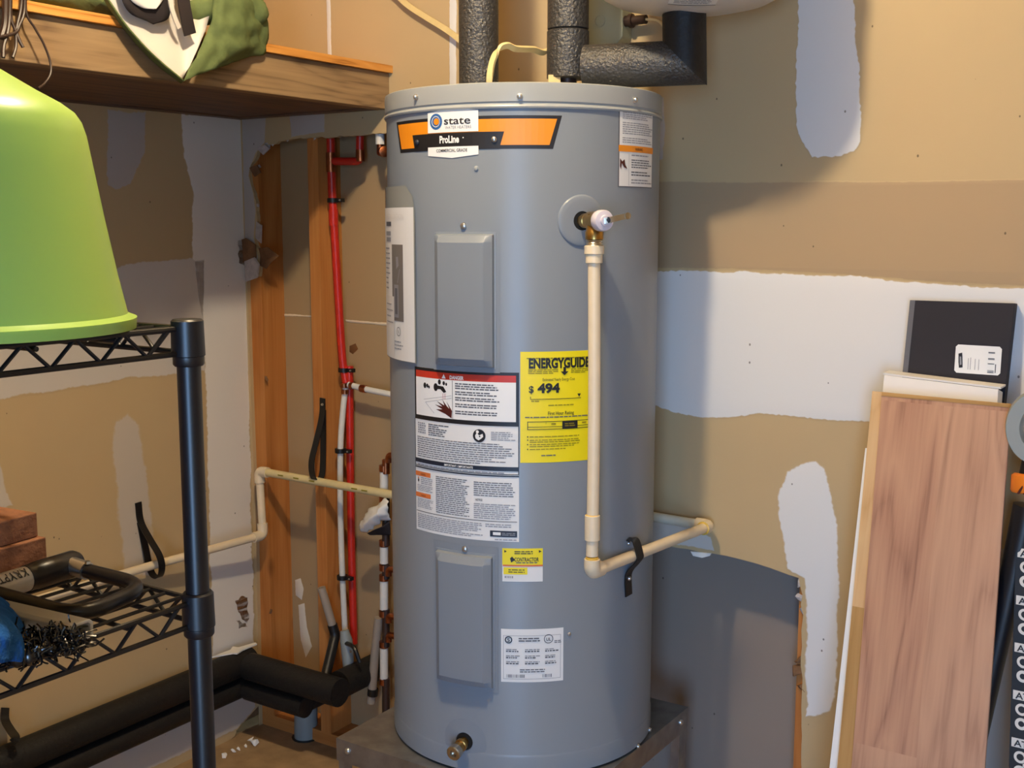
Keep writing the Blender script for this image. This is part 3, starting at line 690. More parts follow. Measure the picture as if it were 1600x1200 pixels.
L.line(.13, .425, .80, .425, .0012, 'ink_black', 3); L.line(.13, .40, .13, .425, .0012, 'ink_black', 3); L.poly([(.75, .385), (.80, .385), (.775, .415)], 'ink_black', 3); L.greek(.14, .435, .24, .45, 1, 'ink_yellow_dark', .6, 2, 0)
L.greek(.36, .475, .70, .488, 1, 'ink_yellow_dark', .6, 2, 0)
L.text('First Hour Rating', .53, .568, .0065, 'ink_black', 3, wide=.050, bold=.01); L.greek(.06, .580, .98, .596, 1, 'ink_mid', .6, 2, 0)
L.frame(.09, .625, .98, .70, .0012, 'ink_black', 3); L.line(.09, .675, .98, .675, .001, 'ink_black', 3); L.line(.33, .63, .33, .65, .0006, 'ink_yellow_dark', 3); L.rect(.545, .628, .755, .695, 'ink_black', 4); L.greek(.58, .642, .72, .68, 2, 'ink_yellow_dark', .5, 5, 0); L.greek(.40, .640, .46, .660, 1, 'ink_yellow_dark', .6, 3, 0); L.greek(.82, .640, .88, .660, 1, 'ink_yellow_dark', .6, 3, 0)
for b, n in ((.755, 1), (.785, 2), (.825, 2), (.868, 1)): L.disc(.095, b+.008, .0012, 'ink_black', 3); L.greek(.12, b, .80, b+.018*n, n, 'ink_yellow_dark', .4, 2, .3)
L.greek(.27, .925, .46, .945, 1, 'ink_mid', .5, 2, 0)
L.build('energy_label', 'ink_yellow', heater)

# contractor sticker
L = tank_label(785, 848, 857, 909)
L.poly([(0, 0), (1, 0), (1, 1), (0, 1)], 'paper_white', 0, base=True)
L.rect(0, 0, 1, .50, 'ink_yellow', 1); L.rect(.01, .49, 1, .54, 'ink_salmon', 2); L.rect(.03, .57, .62, .78, 'ink_yellow', 2)
L.poly([(.05, .05), (.11, .09), (.05, .13)], 'ink_black', 3); L.poly([(.90, .05), (.97, .09), (.90, .13)], 'ink_black', 3)
L.greek(.30, .06, .75, .18, 2, 'ink_black', .45, 3, 0); L.poly([(.19, .30), (.24, .24), (.32, .34), (.22, .42)], 'ink_black', 3)
L.text('CONTRACTOR', .60, .385, .0075, 'ink_black', 3, wide=.046, bold=.02); L.greek(.34, .40, .86, .45, 1, 'ink_mid', .6, 3, 0); L.greek(.15, .61, .55, .74, 2, 'ink_black', .4, 3, 0); L.greek(.06, .82, .60, .90, 1, 'ink_grey', .8, 3, 0, .001, .003)
L.build('contractor_sticker', 'paper_white', heater)

# rating plate
L = tank_label(783, 880, 983, 1066)
L.poly([(0, 0), (1, 0), (1, 1), (0, 1)], 'paper_white', 0, base=True)
L.frame(.035, .12, .955, .94, .0007, 'ink_grey', 2)
L.disc(.12, .20, .0072, 'ink_navy', 3, r2=.005); L.text('S', .12, .235, .007, 'ink_navy', 3, wide=.005, bold=.02); L.disc(.755, .19, .009, 'ink_navy', 3, r2=.0078); L.text('UL', .755, .225, .006, 'ink_navy', 3, wide=.009, bold=.02)
L.greek(.28, .15, .62, .24, 2, 'ink_mid', .5, 3, .1); L.greek(.85, .22, .96, .28, 2, 'ink_mid', .5, 3, .1)
for b in (.37, .49, .60):
    for a0, a1 in ((.08, .30), (.38, .62), (.70, .92)): L.greek(a0, b, a1, b+.022, 1, 'ink_grey', .8, 3, .3); L.greek(a0, b+.03, a1, b+.06, 1, 'ink_mid', .8, 3, .3, .002, .006)
L.greek(.30, .74, .70, .82, 2, 'ink_mid', .45, 3, .1)
for i in range(14): L.rect(.09+i*.021, .85, .09+i*.021+rng.choice((.006, .012)), .91, 'ink_mid', 3)
for i in range(7): L.rect(.66+i*.022, .85, .66+i*.022+rng.choice((.007, .014)), .91, 'ink_mid', 3)
L.build('rating_plate', 'paper_white', heater)

# warning label, upper right
L = tank_label(966, 1019, 169, 293)
L.poly([(0, 0), (1, 0), (1, 1), (0, 1)], 'ink_mid', 0, base=True)
L.rect(.02, .012, .98, .988, 'paper_white', 1); L.greek(.30, .03, .80, .045, 1, 'ink_mid', .8, 3, 0); L.greek(.08, .055, .95, .15, 4, 'ink_grey', .45, 3, .3); L.greek(.08, .18, .95, .34, 6, 'ink_grey', .45, 3, .2); L.greek(.08, .37, .95, .45, 3, 'ink_grey', .45, 3, .3)
L.rect(0, .475, 1, .555, 'ink_orange', 3); L.text('WARNING', .5, .535, .0055, 'ink_dark_red', 4, wide=.026, bold=.01)
L.line(.24, .58, .24, .98, .0007, 'ink_grey', 3); L.poly([(.03, .64), (.08, .68), (.13, .65), (.15, .72), (.20, .77), (.12, .75), (.07, .70), (.05, .78), (.03, .74)], 'ink_dark_red', 4)
L.greek(.30, .58, .90, .61, 1, 'ink_grey', .5, 3, .3); L.greek(.30, .64, .95, .76, 4, 'ink_mid', .45, 3, .3); L.greek(.30, .79, .95, .86, 2, 'ink_mid', .45, 3, .3); L.greek(.30, .89, .95, .96, 2, 'ink_grey', .45, 3, .3)
L.build('warning_label', 'ink_mid', heater)

# manual pouch on the left flank
th0 = on_cyl(604, 430)[0]; th1 = on_cyl(652, 430)[0]; zt = on_cyl(640, 290)[1]; zp = on_cyl(640, 324)[1]; zb = on_cyl(640, 566)[1]
th0 = th1 - 0.21/TR
LP = Label(lambda a, b, k: cyl(th0+a/TR, zt-b, TR+.004+k*2), (th1-th0)*TR, zt-zb)
LP.poly([(0, 0), (.86, 0), (.97, .06), (1, .14), (1, 1), (0, 1)], 'tank_enamel', 0, base=True)
pz = (zt-zp)/(zt-zb)
LP.rect(.02, pz, .985, .995, 'paper_white', 1)
LP.rect(.56, .33, .81, .77, 'paper_grey_print', 2); LP.rect(.62, .56, .72, .75, 'ink_grey', 3); LP.rect(.645, .58, .70, .73, 'ink_mid', 4); LP.poly([(.67, .40), (.72, .40), (.73, .45), (.68, .47)], 'ink_grey', 3); LP.line(.75, .47, .70, .55, .002, 'ink_grey', 3)
LP.disc(.71, .83, .009, 'ink_mid', 3, r2=.0078); LP.text('UL', .71, .838, .005, 'ink_mid', 3, wide=.007)
LP.rect(.36, .20, .55, .225, 'ink_mid', 2); LP.greek(.36, .25, .54, .32, 2, 'ink_grey', .7, 2, .1); LP.greek(.30, .34, .50, .60, 9, 'ink_grey', .3, 2, .4); LP.greek(.60, .88, .80, .94, 3, 'ink_grey', .3, 2, .4)
LP.text('INSTALLATION', .62, .185, .010, 'card_white', 3, wide=.09)
LP.rect(.30, .63, .62, .99, 'card_white', 4); LP.greek(.38, .66, .60, .80, 4, 'ink_grey', .2, 5, .4)
LP.build('manual_pouch', 'pouch_grey', heater)
# round flange of the relief valve port
th, z = on_cyl(909, 345); n, s_ = cyl_frame(th); c = cyl(th, z, TR); PV = c
mb = MB(); vs = []; fs = []; K = 40
for j, (rr, hh) in enumerate([(.0175, .0), (.0175, .003), (.036, .0035), (.044, .0032), (.0465, .0022), (.0475, .0)]):
    for k in range(K):
        a = 2*pi*k/K; vs.append(cyl(th+rr*cos(a)/TR, z+rr*sin(a), TR+hh))
for j in range(5):
    for k in range(K): k2 = (k+1) % K; fs.append((j*K+k, j*K+k2, (j+1)*K+k2, (j+1)*K+k))
mb.add(vs, fs); mb.build('port_flange', 'tank_enamel', heater, smooth=50)
mb = MB(); mb.add(*lathe(c, [(.0178, -.003), (.0178, .0022)], axis=n, seg=24)); mb.build('port_hole', 'black_hole', heater)
# relief valve
v1 = c + n*0.052
rv = MB(); rv.add(*lathe(c, [(.0105, .0), (.0105, .012), (.0135, .013), (.0135, .026), (.0115, .027), (.0115, .034), (.0165, .036), (.0165, .072), (.014, .074)], axis=n, seg=20))
rv.add(*lathe(v1, [(.0135, .012), (.0145, .0), (.0150, -.018), (.0165, -.020), (.0165, -.033), (.0140, -.034)], axis=Z, seg=18))
valve = rv.build('relief_valve', 'brass', heater, smooth=40)
mb = MB(); mb.add(*lathe(c, [(.0178, .073), (.0190, .075), (.0190, .089), (.0175, .0925), (.010, .094), (.009, .097), (.001, .098)], axis=n, seg=24)); mb.build('valve_cap', 'valve_cap', valve, smooth=50)
d = (s_*1.0 + Z*0.22 + n*.25).normalized(); p0 = c + n*.097
mb = MB(); mb.add(*ribbon([p0 - d*.004, p0 + d*.010 + n*.003, p0+d*.022, p0+d*.044], Z, .010, .003)); mb.add(*lathe(p0+d*.04, [(.006, -.002), (.006, .002)], axis=n, seg=12)); mb.build('valve_lever', 'nickel', valve, smooth=50)
mb = MB(); mb.add(*lathe(p0+d*.006-n*.003, [(.006, 0), (.006, .006), (.003, .007)], axis=n, seg=6)); mb.build('lever_pin', 'ink_navy', valve)
mb = MB(); mb.add(*lathe(v1, [(.0150, -.034), (.0155, -.036), (.0145, -.038), (.0155, -.040), (.0145, -.042), (.0155, -.044), (.0145, -.047)], axis=Z, seg=18)); mb.build('threads', 'nickel', valve, smooth=20)
# drain valve
th, z = on_cyl(726, 1158); n2, s2 = cyl_frame(th); c2 = cyl(th, z, TR)
mb = MB(); mb.add(*lathe(c2, [(.0175, -.002), (.0175, .001)], axis=n2, seg=24)); mb.build('drain_hole', 'black_hole', heater)
mb = MB(); vs = []; fs = []
for j, (rr, hh) in enumerate([(.0180, .0005), (.0185, .002), (.030, .001), (.046, .0)]):
    for k in range(K):
        a = 2*pi*k/K; vs.append(cyl(th+rr*cos(a)/TR, z+rr*sin(a), TR+hh))
for j in range(3):
    for k in range(K): k2 = (k+1) % K; fs.append((j*K+k, j*K+k2, (j+1)*K+k2, (j+1)*K+k))
mb.add(vs, fs); mb.build('drain_flange', 'tank_enamel', heater, smooth=60)
dd = (n2 - Z*.10).normalized()
mb = MB(); mb.add(*lathe(c2-n2*.002, [(.009, 0), (.009, .012), (.0125, .013), (.0125, .020), (.0105, .021), (.0105, .030), (.013, .031), (.013, .036), (.0115, .037)], axis=dd, seg=18)); dv = mb.build('drain_valve', 'brass', heater, smooth=40)
mb = MB(); mb.add(*lathe(c2-n2*.002, [(.0115, .037), (.0145, .038), (.0145, .050), (.0125, .052), (.0075, .052), (.0065, .046)], axis=dd, seg=18)); mb.build('outlet_ring', 'nickel', dv, smooth=40)

# stand -----------------------------------------------------------------
lc = on_z(525, 1150, TZ0-.002); rc = on_z(1078, 1108, TZ0-.002); SC = (lc+rc)/2
su, sv, _ = uv_of(SC); half = (rc-lc).length/2/sqrt(2)
u0, u1, v0, v1_ = su-half, su+half, sv-half, sv+half
stand = thing('heater_stand', (SC.x, SC.y, 0), 'galvanized steel platform on legs under the grey water heater', 'stand')
mb = MB(); mb.add(*wbox(u0, u1, v0, v1_, TZ0-.006, TZ0-.0015)); mb.build('platform', 'galvanized', stand, smooth=0)
mb = MB()
for (a, b, c_, e) in ((u0, u0+.002, v0, v1_), (u1-.002, u1, v0, v1_), (u0+.002, u1-.002, v0, v0+.002), (u0+.002, u1-.002, v1_-.002, v1_)): mb.add(*wbox(a, b, c_, e, TZ0-.050, TZ0-.006))
mb.build('apron', 'galvanized', stand, smooth=0)
for a in (u0, u1):
    for b in (v0, v1_):
        sa = 1 if a == u0 else -1; sb = 1 if b == v0 else -1; mb = MB()
        A0, A1 = sorted((a+sa*.003, a+sa*.038)); B0, B1 = sorted((b+sb*.003, b+sb*.005)); mb.add(*wbox(A0, A1, B0, B1, 0, TZ0-.006))
        A0, A1 = sorted((a+sa*.003, a+sa*.005)); B0, B1 = sorted((b+sb*.005, b+sb*.038)); mb.add(*wbox(A0, A1, B0, B1, 0, TZ0-.006)); mb.build('leg', 'galvanized', stand, smooth=0)
for (a, b, ax) in ((u0, v0+.032, -U), (u1-.04, v1_, V), (u0, v1_-.04, -U), (u0+.10, v1_, V)):
    mb = MB(); mb.add(*lathe(W(a, b, TZ0-.022), [(.007, 0), (.007, .003), (.0045, .005), (.001, .006)], axis=ax, seg=10)); mb.build('bolt', 'screw_zinc', stand, smooth=50)

# relief discharge pipe --------------------------------------------------
CP = .0113
top = v1 - Z*.040
bot = on_y(925, 893, v1.y-0.01); zb_ = bot.z
kx = (bot - top)
elbW = on_u(1108, 822, CB-.030)
dp = thing('discharge_pipe', (bot.x, bot.y, bot.z-.02), 'cream plastic relief pipe running down the front of the heater and back to the wall', 'pipe')
def coll(name, p, ax, l0, l1, r, matn, parent): mb = MB(); mb.add(*lathe(p, [(r-.0015, l0), (r, l0+.001), (r, l1-.001), (r-.0015, l1)], axis=ax, seg=20)); return mb.build(name, matn, parent, smooth=40)
dn = (bot-top).normalized(); Lp = (bot-top).length
coll('adapter_nut', top, dn, .004, .020, .0178, 'cpvc', dp); coll('adapter_socket', top, dn, .019, .036, .0152, 'cpvc', dp)
mb = MB(); mid = (top+bot)/2 + Vector((.002, 0, 0)); mb.add(*tube(spline([top+dn*.03, mid, bot-dn*.03], 10), CP, 18)); mb.build('riser', 'cpvc', dp)
tc_ = (on_y(922, 805, bot.y).z); tz = (top.z-tc_)/(-dn.z)
coll('coupling', top, dn, tz, tz+.048, .0142, 'cpvc', dp); coll('glue_ring', top, dn, tz-.001, tz+.003, .0128, 'glue_yellow', dp)
coll('glue_ring', bot, -dn, .022, .028, .0122, 'glue_yellow', dp)
hd = (elbW-bot).normalized()
mb = MB(); mb.add(*tube(fillet([bot-dn*.024, bot, bot+hd*.030], .014, 6), .0150, 18)); mb.build('elbow', 'cpvc', dp)
mb = MB(); mb.add(*tube([bot+hd*.02, elbW-hd*.02], CP, 18)); mb.build('run_to_wall', 'cpvc', dp)
vd = -V
mb = MB(); mb.add(*tube(fillet([elbW-hd*.030, elbW, elbW+vd*.030], .016, 6), .0150, 18)); mb.build('wall_elbow', 'cpvc', dp)
coll('glue_ring', elbW, -hd, .028, .032, .0150, 'glue_yellow', dp)
mb = MB(); e2 = elbW+vd*.34 + Z*.004; mb.add(*tube([elbW+vd*.02, e2], CP, 18)); mb.build('wall_run', 'cpvc_white', dp)

# black strap holding the discharge pipe to the jacket
t_, zz = on_cyl(979, 842); p1 = cyl(t_, zz, TR+.003); t2, zz2 = on_cyl(981, 930); p5 = cyl(t2, zz2, TR+.002); t3, zz3 = on_cyl(980, 900); p4 = cyl(t3, zz3, TR+.003)
k = 0.5
pc_ = bot + hd*((on_y(988, 870, bot.y+0.1)-bot).length*0.86)
# closest point of the run to pixel (988, 872)
best = min((bot+hd*(i*.002) for i in range(10, 200)), key=lambda q: abs((q-CAM).dot(Vector((1, 0, 0)))/((q-CAM).dot(FWD))*F+800-990))
nn = (best-Vector((TC.x, TC.y, best.z))).normalized(); side = nn.cross(Z)
mb = MB(); mb.add(*ribbon(spline([p1, p1*.6+best*.4+nn*.012+Z*.012, best+nn*.0135+Z*.006, best+nn*.0145-Z*.004, best+nn*.006-Z*.016, p4+Z*.004, p5], 6), side, .022, .0025))
st = tag(mb.build('pipe_strap', 'black_plastic', smooth=40), 'black strap screwed to the heater, holding the cream relief pipe', 'strap', None)
for p in (p1-Z*.008, p4-Z*.004):
    mb = MB(); mb.add(*lathe(p+nn*.001, [(.0045, 0), (.0045, .002), (.003, .004)], axis=nn, seg=12)); mb.build('screw', 'screw_zinc', st, smooth=50)

# =================================================================== PIPES, VESSEL AND CABLES OVER THE TANK
P1 = Vector((-0.067, 2.388, 0)); P2 = Vector((0.1125, 2.388, 0))
def foam_len(name, c, r, z0, z1, parent, matn='foam_black'): mb = MB(); mb.add(*lathe((c.x, c.y, 0), [(r-.003, z0), (r, z0+.002), (r, z1-.002), (r-.003, z1)], seg=32)); return mb.build(name, matn, parent, smooth=40)
ip = thing('insulated_pipe', (P1.x, P1.y, TZ1-.004), 'straight black foam wrapped pipe rising from the left of the heater top', 'pipe', 'insulated pipes over the heater')
foam_len('foam_sleeve', P1, .0400, TZ1+.020, CEIL-.002, ip)
mb = MB(); mb.add(*lathe((P1.x, P1.y, 0), [(.014, TZ1-.004), (.014, TZ1+.03)], seg=16)); mb.build('nipple', 'copper', ip)
mb = MB(); mb.add(*lathe((P1.x-.005, P1.y-.03, 0), [(.012, TZ1-.002), (.014, TZ1+.008), (.010, TZ1+.016)], seg=10)); mb.build('sealant_blob', 'white_flake', ip)
ip2 = thing('insulated_pipe', (P2.x, P2.y, TZ1-.004), 'black foam wrapped pipe in two lengths with a side branch to the white vessel', 'pipe', 'insulated pipes over the heater')
zj = on_y(887, 43, 2.35).z; zf = on_y(887, 120, 2.35).z
foam_len('foam_sleeve', P2, .0425, zf, zj, ip2); foam_len('foam_sleeve', P2, .0415, zj+.001, CEIL-.002, ip2)
mb = MB(); mb.add(*lathe((P2.x, P2.y, 0), [(.023, TZ1-.004), (.023, TZ1+.010), (.018, TZ1+.012), (.018, zf+.01)], seg=20)); mb.build('nipple', 'cable_brown', ip2)
mb = MB(); mb.add(*obox((P2.x-.028, P2.y-.02, (TZ1+zf)/2+.004), Vector((.012, 0, 0)), Vector((0, .01, 0)), Z*.02)); mb.build('paper_tag', 'romex', ip2, smooth=0)
# branch: horizontal foam length mitred to a vertical one
h0 = Vector((0.145, 2.345, 0)); hz = on_y(1000, 101, 2.31).z; e_ = Vector((0.333, 2.285, hz)); h0.z = hz
hx = (e_-h0).normalized(); RB = .0425
def mitred(p0, p1, dirv, mitre_n, r, seg=32, at_end=True):
    x, y = ortho(dirv); vs = []; fs = []
    for j in range(9):
        for k in range(seg):
            a = 2*pi*k/seg; o_ = x*(r*cos(a)) + y*(r*sin(a))
            # slide along dirv to the mitre plane through p1
            t = -(o_.dot(mitre_n))/dirv.dot(mitre_n); end = p1 + o_ + dirv*t; start = p0 + o_
            vs.append(start.lerp(end, j/8))
    for j in range(8):
        for k in range(seg): k2 = (k+1) % seg; fs.append((j*seg+k, j*seg+k2, (j+1)*seg+k2, (j+1)*seg+k))
    fs.append(tuple(range(seg))[::-1]); fs.append(tuple(8*seg+k for k in range(seg)))
    return vs, fs
mn = (hx + Z).normalized()
zv = on_y(1053, 16, 2.25).z
mb = MB(); mb.add(*mitred(h0, e_, hx, mn, RB)); mb.build('branch_sleeve', 'foam_black', ip2, smooth=40)
mb = MB(); mb.add(*mitred(Vector((e_.x-.003, e_.y, zv)), Vector((e_.x, e_.y, e_.z)), Vector((.003, 0, e_.z-zv)).normalized(), mn, RB-.0005)); mb.build('branch_riser', 'foam_smooth', ip2, smooth=40)
mb = MB(); q = e_ + Vector((0, -RB, 0)); mb.add(*tube([Vector((e_.x+.004, e_.y-RB+.002, zv-.002)), Vector((e_.x+.004, e_.y-RB+.002, hz+.01))], .0012, 6)); mb.build('foam_slit', 'foam_seam', ip2)
# expansion vessel
EV = Vector((0.342, 2.262, 0)); ez = on_y(1065, 19, 2.262).z
vessel = thing('expansion_tank', (EV.x, EV.y, ez), 'off white steel expansion vessel above the black foam elbow', 'tank')
mb = MB(); mb.add(*lathe(EV, [(.012, ez-.004), (.03, ez), (.07, ez+.003), (.11, ez+.009), (.145, ez+.017), (.170, ez+.030), (.183, ez+.05), (.187, ez+.075), (.187, ez+.33), (.18, ez+.37), (.15, ez+.41), (.10, ez+.44), (.03, ez+.45)], seg=64)); mb.build('shell', 'vessel_paint', vessel, smooth=60)
mb = MB(); mb.add(*lathe(EV, [(.1872, ez+.19), (.190, ez+.195), (.190, ez+.205), (.1872, ez+.21)], seg=64, cap0=False, cap1=False)); mb.build('weld_band', 'vessel_paint', vessel, smooth=60)
DOME = [(0, -.004), (.03, 0), (.07, .003), (.11, .009), (.145, .017), (.170, .030), (.183, .05)]
def dome_h(r):
    for (r0, h0_), (r1, h1_) in zip(DOME, DOME[1:]):
        if r <= r1: return h0_+(h1_-h0_)*(r-r0)/(r1-r0)
    return .05
def vfn(a, b, k):
    x = -.055+a; y = .062+b; return Vector((EV.x+x, EV.y-y, ez+dome_h(sqrt(x*x+y*y))-.0008-k))
LV = Label(vfn, .088, .085)
for i_ in range(6): LV.poly([(0, i_/6), (1, i_/6), (1, (i_+1)/6), (0, (i_+1)/6)], 'paper_white', 0, base=True)
LV.rect(0, 0, 1, .03, 'ink_mid', 2); LV.greek(.1, .1, .9, .9, 8, 'ink_grey', .4, 2, .3); LV.build('data_label', 'paper_white', vessel)
# junction box on the wall
jc = on_u(955, 40, CB); ju, jv, jz = uv_of(jc); s_j = .052; ch = .018
octo = [(-s_j, -s_j+ch), (-s_j+ch, -s_j), (s_j-ch, -s_j), (s_j, -s_j+ch), (s_j, s_j-ch), (s_j-ch, s_j), (-s_j+ch, s_j), (-s_j, s_j-ch)]
jb = thing('junction_box', tuple(jc), 'grey green steel junction box on the wall behind the foam pipes', 'junction box')
mb = MB(); mb.add(*poly_slab(octo, lambda a, b, t: W(CB-t, jv+a, jz+b), 0.0, .045)); mb.build('cover', 'box_green_grey', jb, smooth=0, bevel=.002)
mb = MB(); mb.add(*lathe(W(CB-.045, jv-.004, jz+.004), [(.0130, 0), (.0130, .0010), (.0115, .0010), (.0115, .0)], axis=-U, seg=24, cap0=False, cap1=False)); mb.build('knockout', 'box_green_grey', jb)
mb = MB(); mb.add(*lathe(W(CB-.03, jv+s_j, jz), [(.012, 0), (.012, .010), (.015, .010), (.015, .018), (.010, .019), (.010, .05)], axis=V, seg=14)); mb.build('cable_connector', 'cable_brown', jb)
mb = MB(); mb.add(*ribbon(spline([W(CB-.03, jv+s_j+.045, jz), W(CB-.02, jv+s_j+.075, jz-.005), W(CB-.02, jv+s_j+.095, jz-.03), W(CB-.02, jv+s_j+.09, jz-.06)], 5), U, .010, .005)); mb.build('cable_tail', 'romex', jb)
# cream flat cables
mb = MB(); mb.add(*ribbon(spline([W(CB-.012, uv_of(on_u(560, -100, CB))[1]-.03, CEIL-.01)] + [on_u(x, y, CB-.020) for x, y in [(545, -190), (562, -95), (590, -40), (622, -6), (640, 10), (668, 28), (700, 48), (722, 66), (742, 90)]], 6), (Z+V*.6), .0135, .006)); tag(mb.build('power_cable', 'romex', smooth=50), 'flat cream cable looping across the wall left of the foam pipes', 'cable')
pts = [Vector((-.045, 2.30, TZ1-.004)), on_y(765, 122, 2.29), on_y(770, 95, 2.29), on_y(780, 76, 2.29), on_y(793, 71, 2.30), on_y(806, 76, 2.32), on_y(832, 77, 2.37), on_y(856, 78, 2.425)]
pts += [Vector((.115, 2.475, 1.93)), W(CB-.03, jv-s_j-.002, jz)]
mb = MB(); mb.add(*ribbon(spline(pts, 7), Vector((.6, -.2, .75)), .0115, .006)); tag(mb.build('power_cable', 'romex', smooth=50), 'yellowish cable bending out of the heater top behind the right foam pipe', 'cable')

# =================================================================== WOODEN WALL SHELF
SV = -1.917; ZS = 1.790; S0 = 0.55
shelf = thing('wooden_shelf', tuple(W(1.4, (SV+CL)/2, ZS)), 'thick wooden shelf on the left wall with rough front board and plywood top', 'shelf')
vs, fs = wbox(S0, CB, SV-.038, SV, ZS, ZS+.089); mb = MB(); mb.add(vs, fs, 0, grain_for(vs, U, Z, V, .4)); mb.build('front_board', 'old_board', shelf, smooth=0, bevel=.002)
vs, fs = wbox(S0, CB, CL, SV+.012, ZS+.0895, ZS+.1075); mb = MB(); mb.add(vs, fs, 0, grain_for(vs, U, Z, V, 2.4)); mb.build('plywood_top', 'ply_edge', shelf, smooth=0)
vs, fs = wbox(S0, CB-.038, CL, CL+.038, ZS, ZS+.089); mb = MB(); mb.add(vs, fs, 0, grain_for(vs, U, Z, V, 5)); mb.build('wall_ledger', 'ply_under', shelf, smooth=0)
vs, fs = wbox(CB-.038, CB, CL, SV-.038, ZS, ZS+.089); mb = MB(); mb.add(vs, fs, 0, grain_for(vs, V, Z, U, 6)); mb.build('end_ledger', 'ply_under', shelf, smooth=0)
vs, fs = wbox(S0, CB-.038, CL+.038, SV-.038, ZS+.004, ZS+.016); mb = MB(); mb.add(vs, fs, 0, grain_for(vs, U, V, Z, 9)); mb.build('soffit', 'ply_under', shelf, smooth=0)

# green canvas bag with white lining, hanging over the board
bag = thing('canvas_bag', tuple(on_v(285, 60, SV+.03)), 'open green canvas bag with white lining hanging over the shelf front', 'bag')
def grid_sheet(rows, thick, name, matn, parent, amp=0.0, freq=20, n=6, seed=0):
    R = [spline(r, n) for r in rows]; cols = list(zip(*R)); G = [spline(list(c), n) for c in cols]      # G[col][row]
    vs = []; fs = []; nc = len(G); nr = len(G[0])
    for c in range(nc):
        for r in range(nr):
            p = G[c][r]; k = noise.noise(p*freq + Vector((seed, 0, 0)))*amp; vs.append(p + V*k)
    for c in range(nc-1):
        for r in range(nr-1): fs.append((c*nr+r, (c+1)*nr+r, (c+1)*nr+r+1, c*nr+r+1))
    mb = MB(); mb.add(vs, fs); o = mb.build(name, matn, parent, smooth=80)
    if thick: m = o.modifiers.new('thick', 'SOLIDIFY'); m.thickness = thick; m.offset = 0
    return o
q = lambda x, y, d: on_v(x, y, SV+d)
# lining: concave pocket seen from the front; its lower rim is a V
grid_sheet([[q(150, -40, .02), q(172, 5, .022), q(215, 60, .03), q(250, 96, .034), q(284, 124, .04)],
            [q(210, -40, .020), q(225, 0, .020), q(250, 45, .02), q(268, 80, .022), q(287, 120, .038)],
            [q(265, -40, .018), q(270, 0, .016), q(280, 40, .015), q(288, 75, .02), q(291, 113, .038)],
            [q(335, -40, .03), q(333, 0, .035), q(325, 40, .035), q(312, 70, .035), q(296, 105, .042)]], .002, 'lining', 'lining_white', bag, .008, 14)
# green outer: left rim fold and the right hanging flap
grid_sheet([[q(144, -42, .012), q(166, 5, .012), q(209, 63, .012), q(245, 100, .014), q(283, 130, .02)],
            [q(150, -40, .026), q(172, 4, .028), q(214, 59, .036), q(250, 95, .040), q(286, 126, .046)]], .003, 'left_hem', 'canvas_green', bag, .003, 20)
grid_sheet([[q(333, -42, .042), q(334, 0, .046), q(326, 42, .046), q(312, 74, .046), q(286, 127, .048)],
            [q(350, -42, .055), q(352, 0, .06), q(348, 45, .065), q(338, 80, .06), q(312, 116, .052)],
            [q(380, -42, .05), q(384, 0, .055), q(382, 45, .06), q(372, 78, .055), q(345, 104, .045)],
            [q(402, -42, .02), q(404, 10, .022), q(404, 45, .03), q(396, 72, .03), q(372, 94, .02)],
            [q(408, -42, .0), q(412, 10, .0), q(418, 60, .012), q(414, 84, .014), q(392, 86, .008)]], .003, 'side_flap', 'canvas_green', bag, .010, 34, seed=4)
rolled = [W(1.66, SV-.03, ZS+.155), W(1.70, SV+.0, ZS+.150), q(372, 6, .01), q(398, 22, .012), q(410, 34, .012)]
mb = MB(); mb.add(*tube(spline(rolled, 5), .03, 16, rr=[.034]*16+[.030, .028, .025, .016, .004][:5])); mb.build('rolled_corner', 'canvas_green', bag, smooth=60)
grid_sheet([[q(196, -42, .05), q(202, -4, .05), q(222, 12, .05), q(240, 14, .052)], [q(262, -42, .056), q(260, -20, .056), q(254, 0, .056), q(244, 14, .054)]], .002, 'white_card', 'white_board', bag)
grid_sheet([[q(183, -42, .046), q(190, 0, .046), q(205, 22, .044), q(225, 30, .04)], [q(268, -42, .05), q(266, -5, .05), q(262, 28, .044), q(240, 38, .04)]], .002, 'dark_liner', 'bag_black', bag, .004, 20)
mb = MB(); mb.add(*ribbon(spline([q(286, -40, .05), q(287, 0, .052), q(292, 30, .05), q(297, 54, .046)], 6), U, .030, .003)); mb.build('black_strap', 'bag_black', bag)
mb = MB(); mb.add(*ribbon(spline([q(266, -40, .052), q(266, 0, .052), q(272, 25, .05), q(280, 44, .046)], 6), U, .010, .003)); mb.build('cord', 'lining_white', bag)

# body of the bag lying on the shelf behind the hanging mouth
bm_ = bmesh.new(); bmesh.ops.create_icosphere(bm_, subdivisions=4, radius=1); mb = MB(); bc_ = W(1.62, SV-.165, ZS+.1085+.052)
vs = []
for v_ in bm_.verts:
    p = v_.co; k_ = 1 + .22*noise.noise(p*2.2) + .10*noise.noise(p*6)
    q_ = bc_ + U*(p.x*.17*k_) + V*(p.y*.125*k_) + Z*(p.z*.060*k_); q_.z = max(q_.z, ZS+.1085); vs.append(q_)
mb.add(vs, [[v_.index for v_ in f_.verts] for f_ in bm_.faces]); bm_.free(); mb.build('bag_body', 'canvas_green', bag, smooth=80)

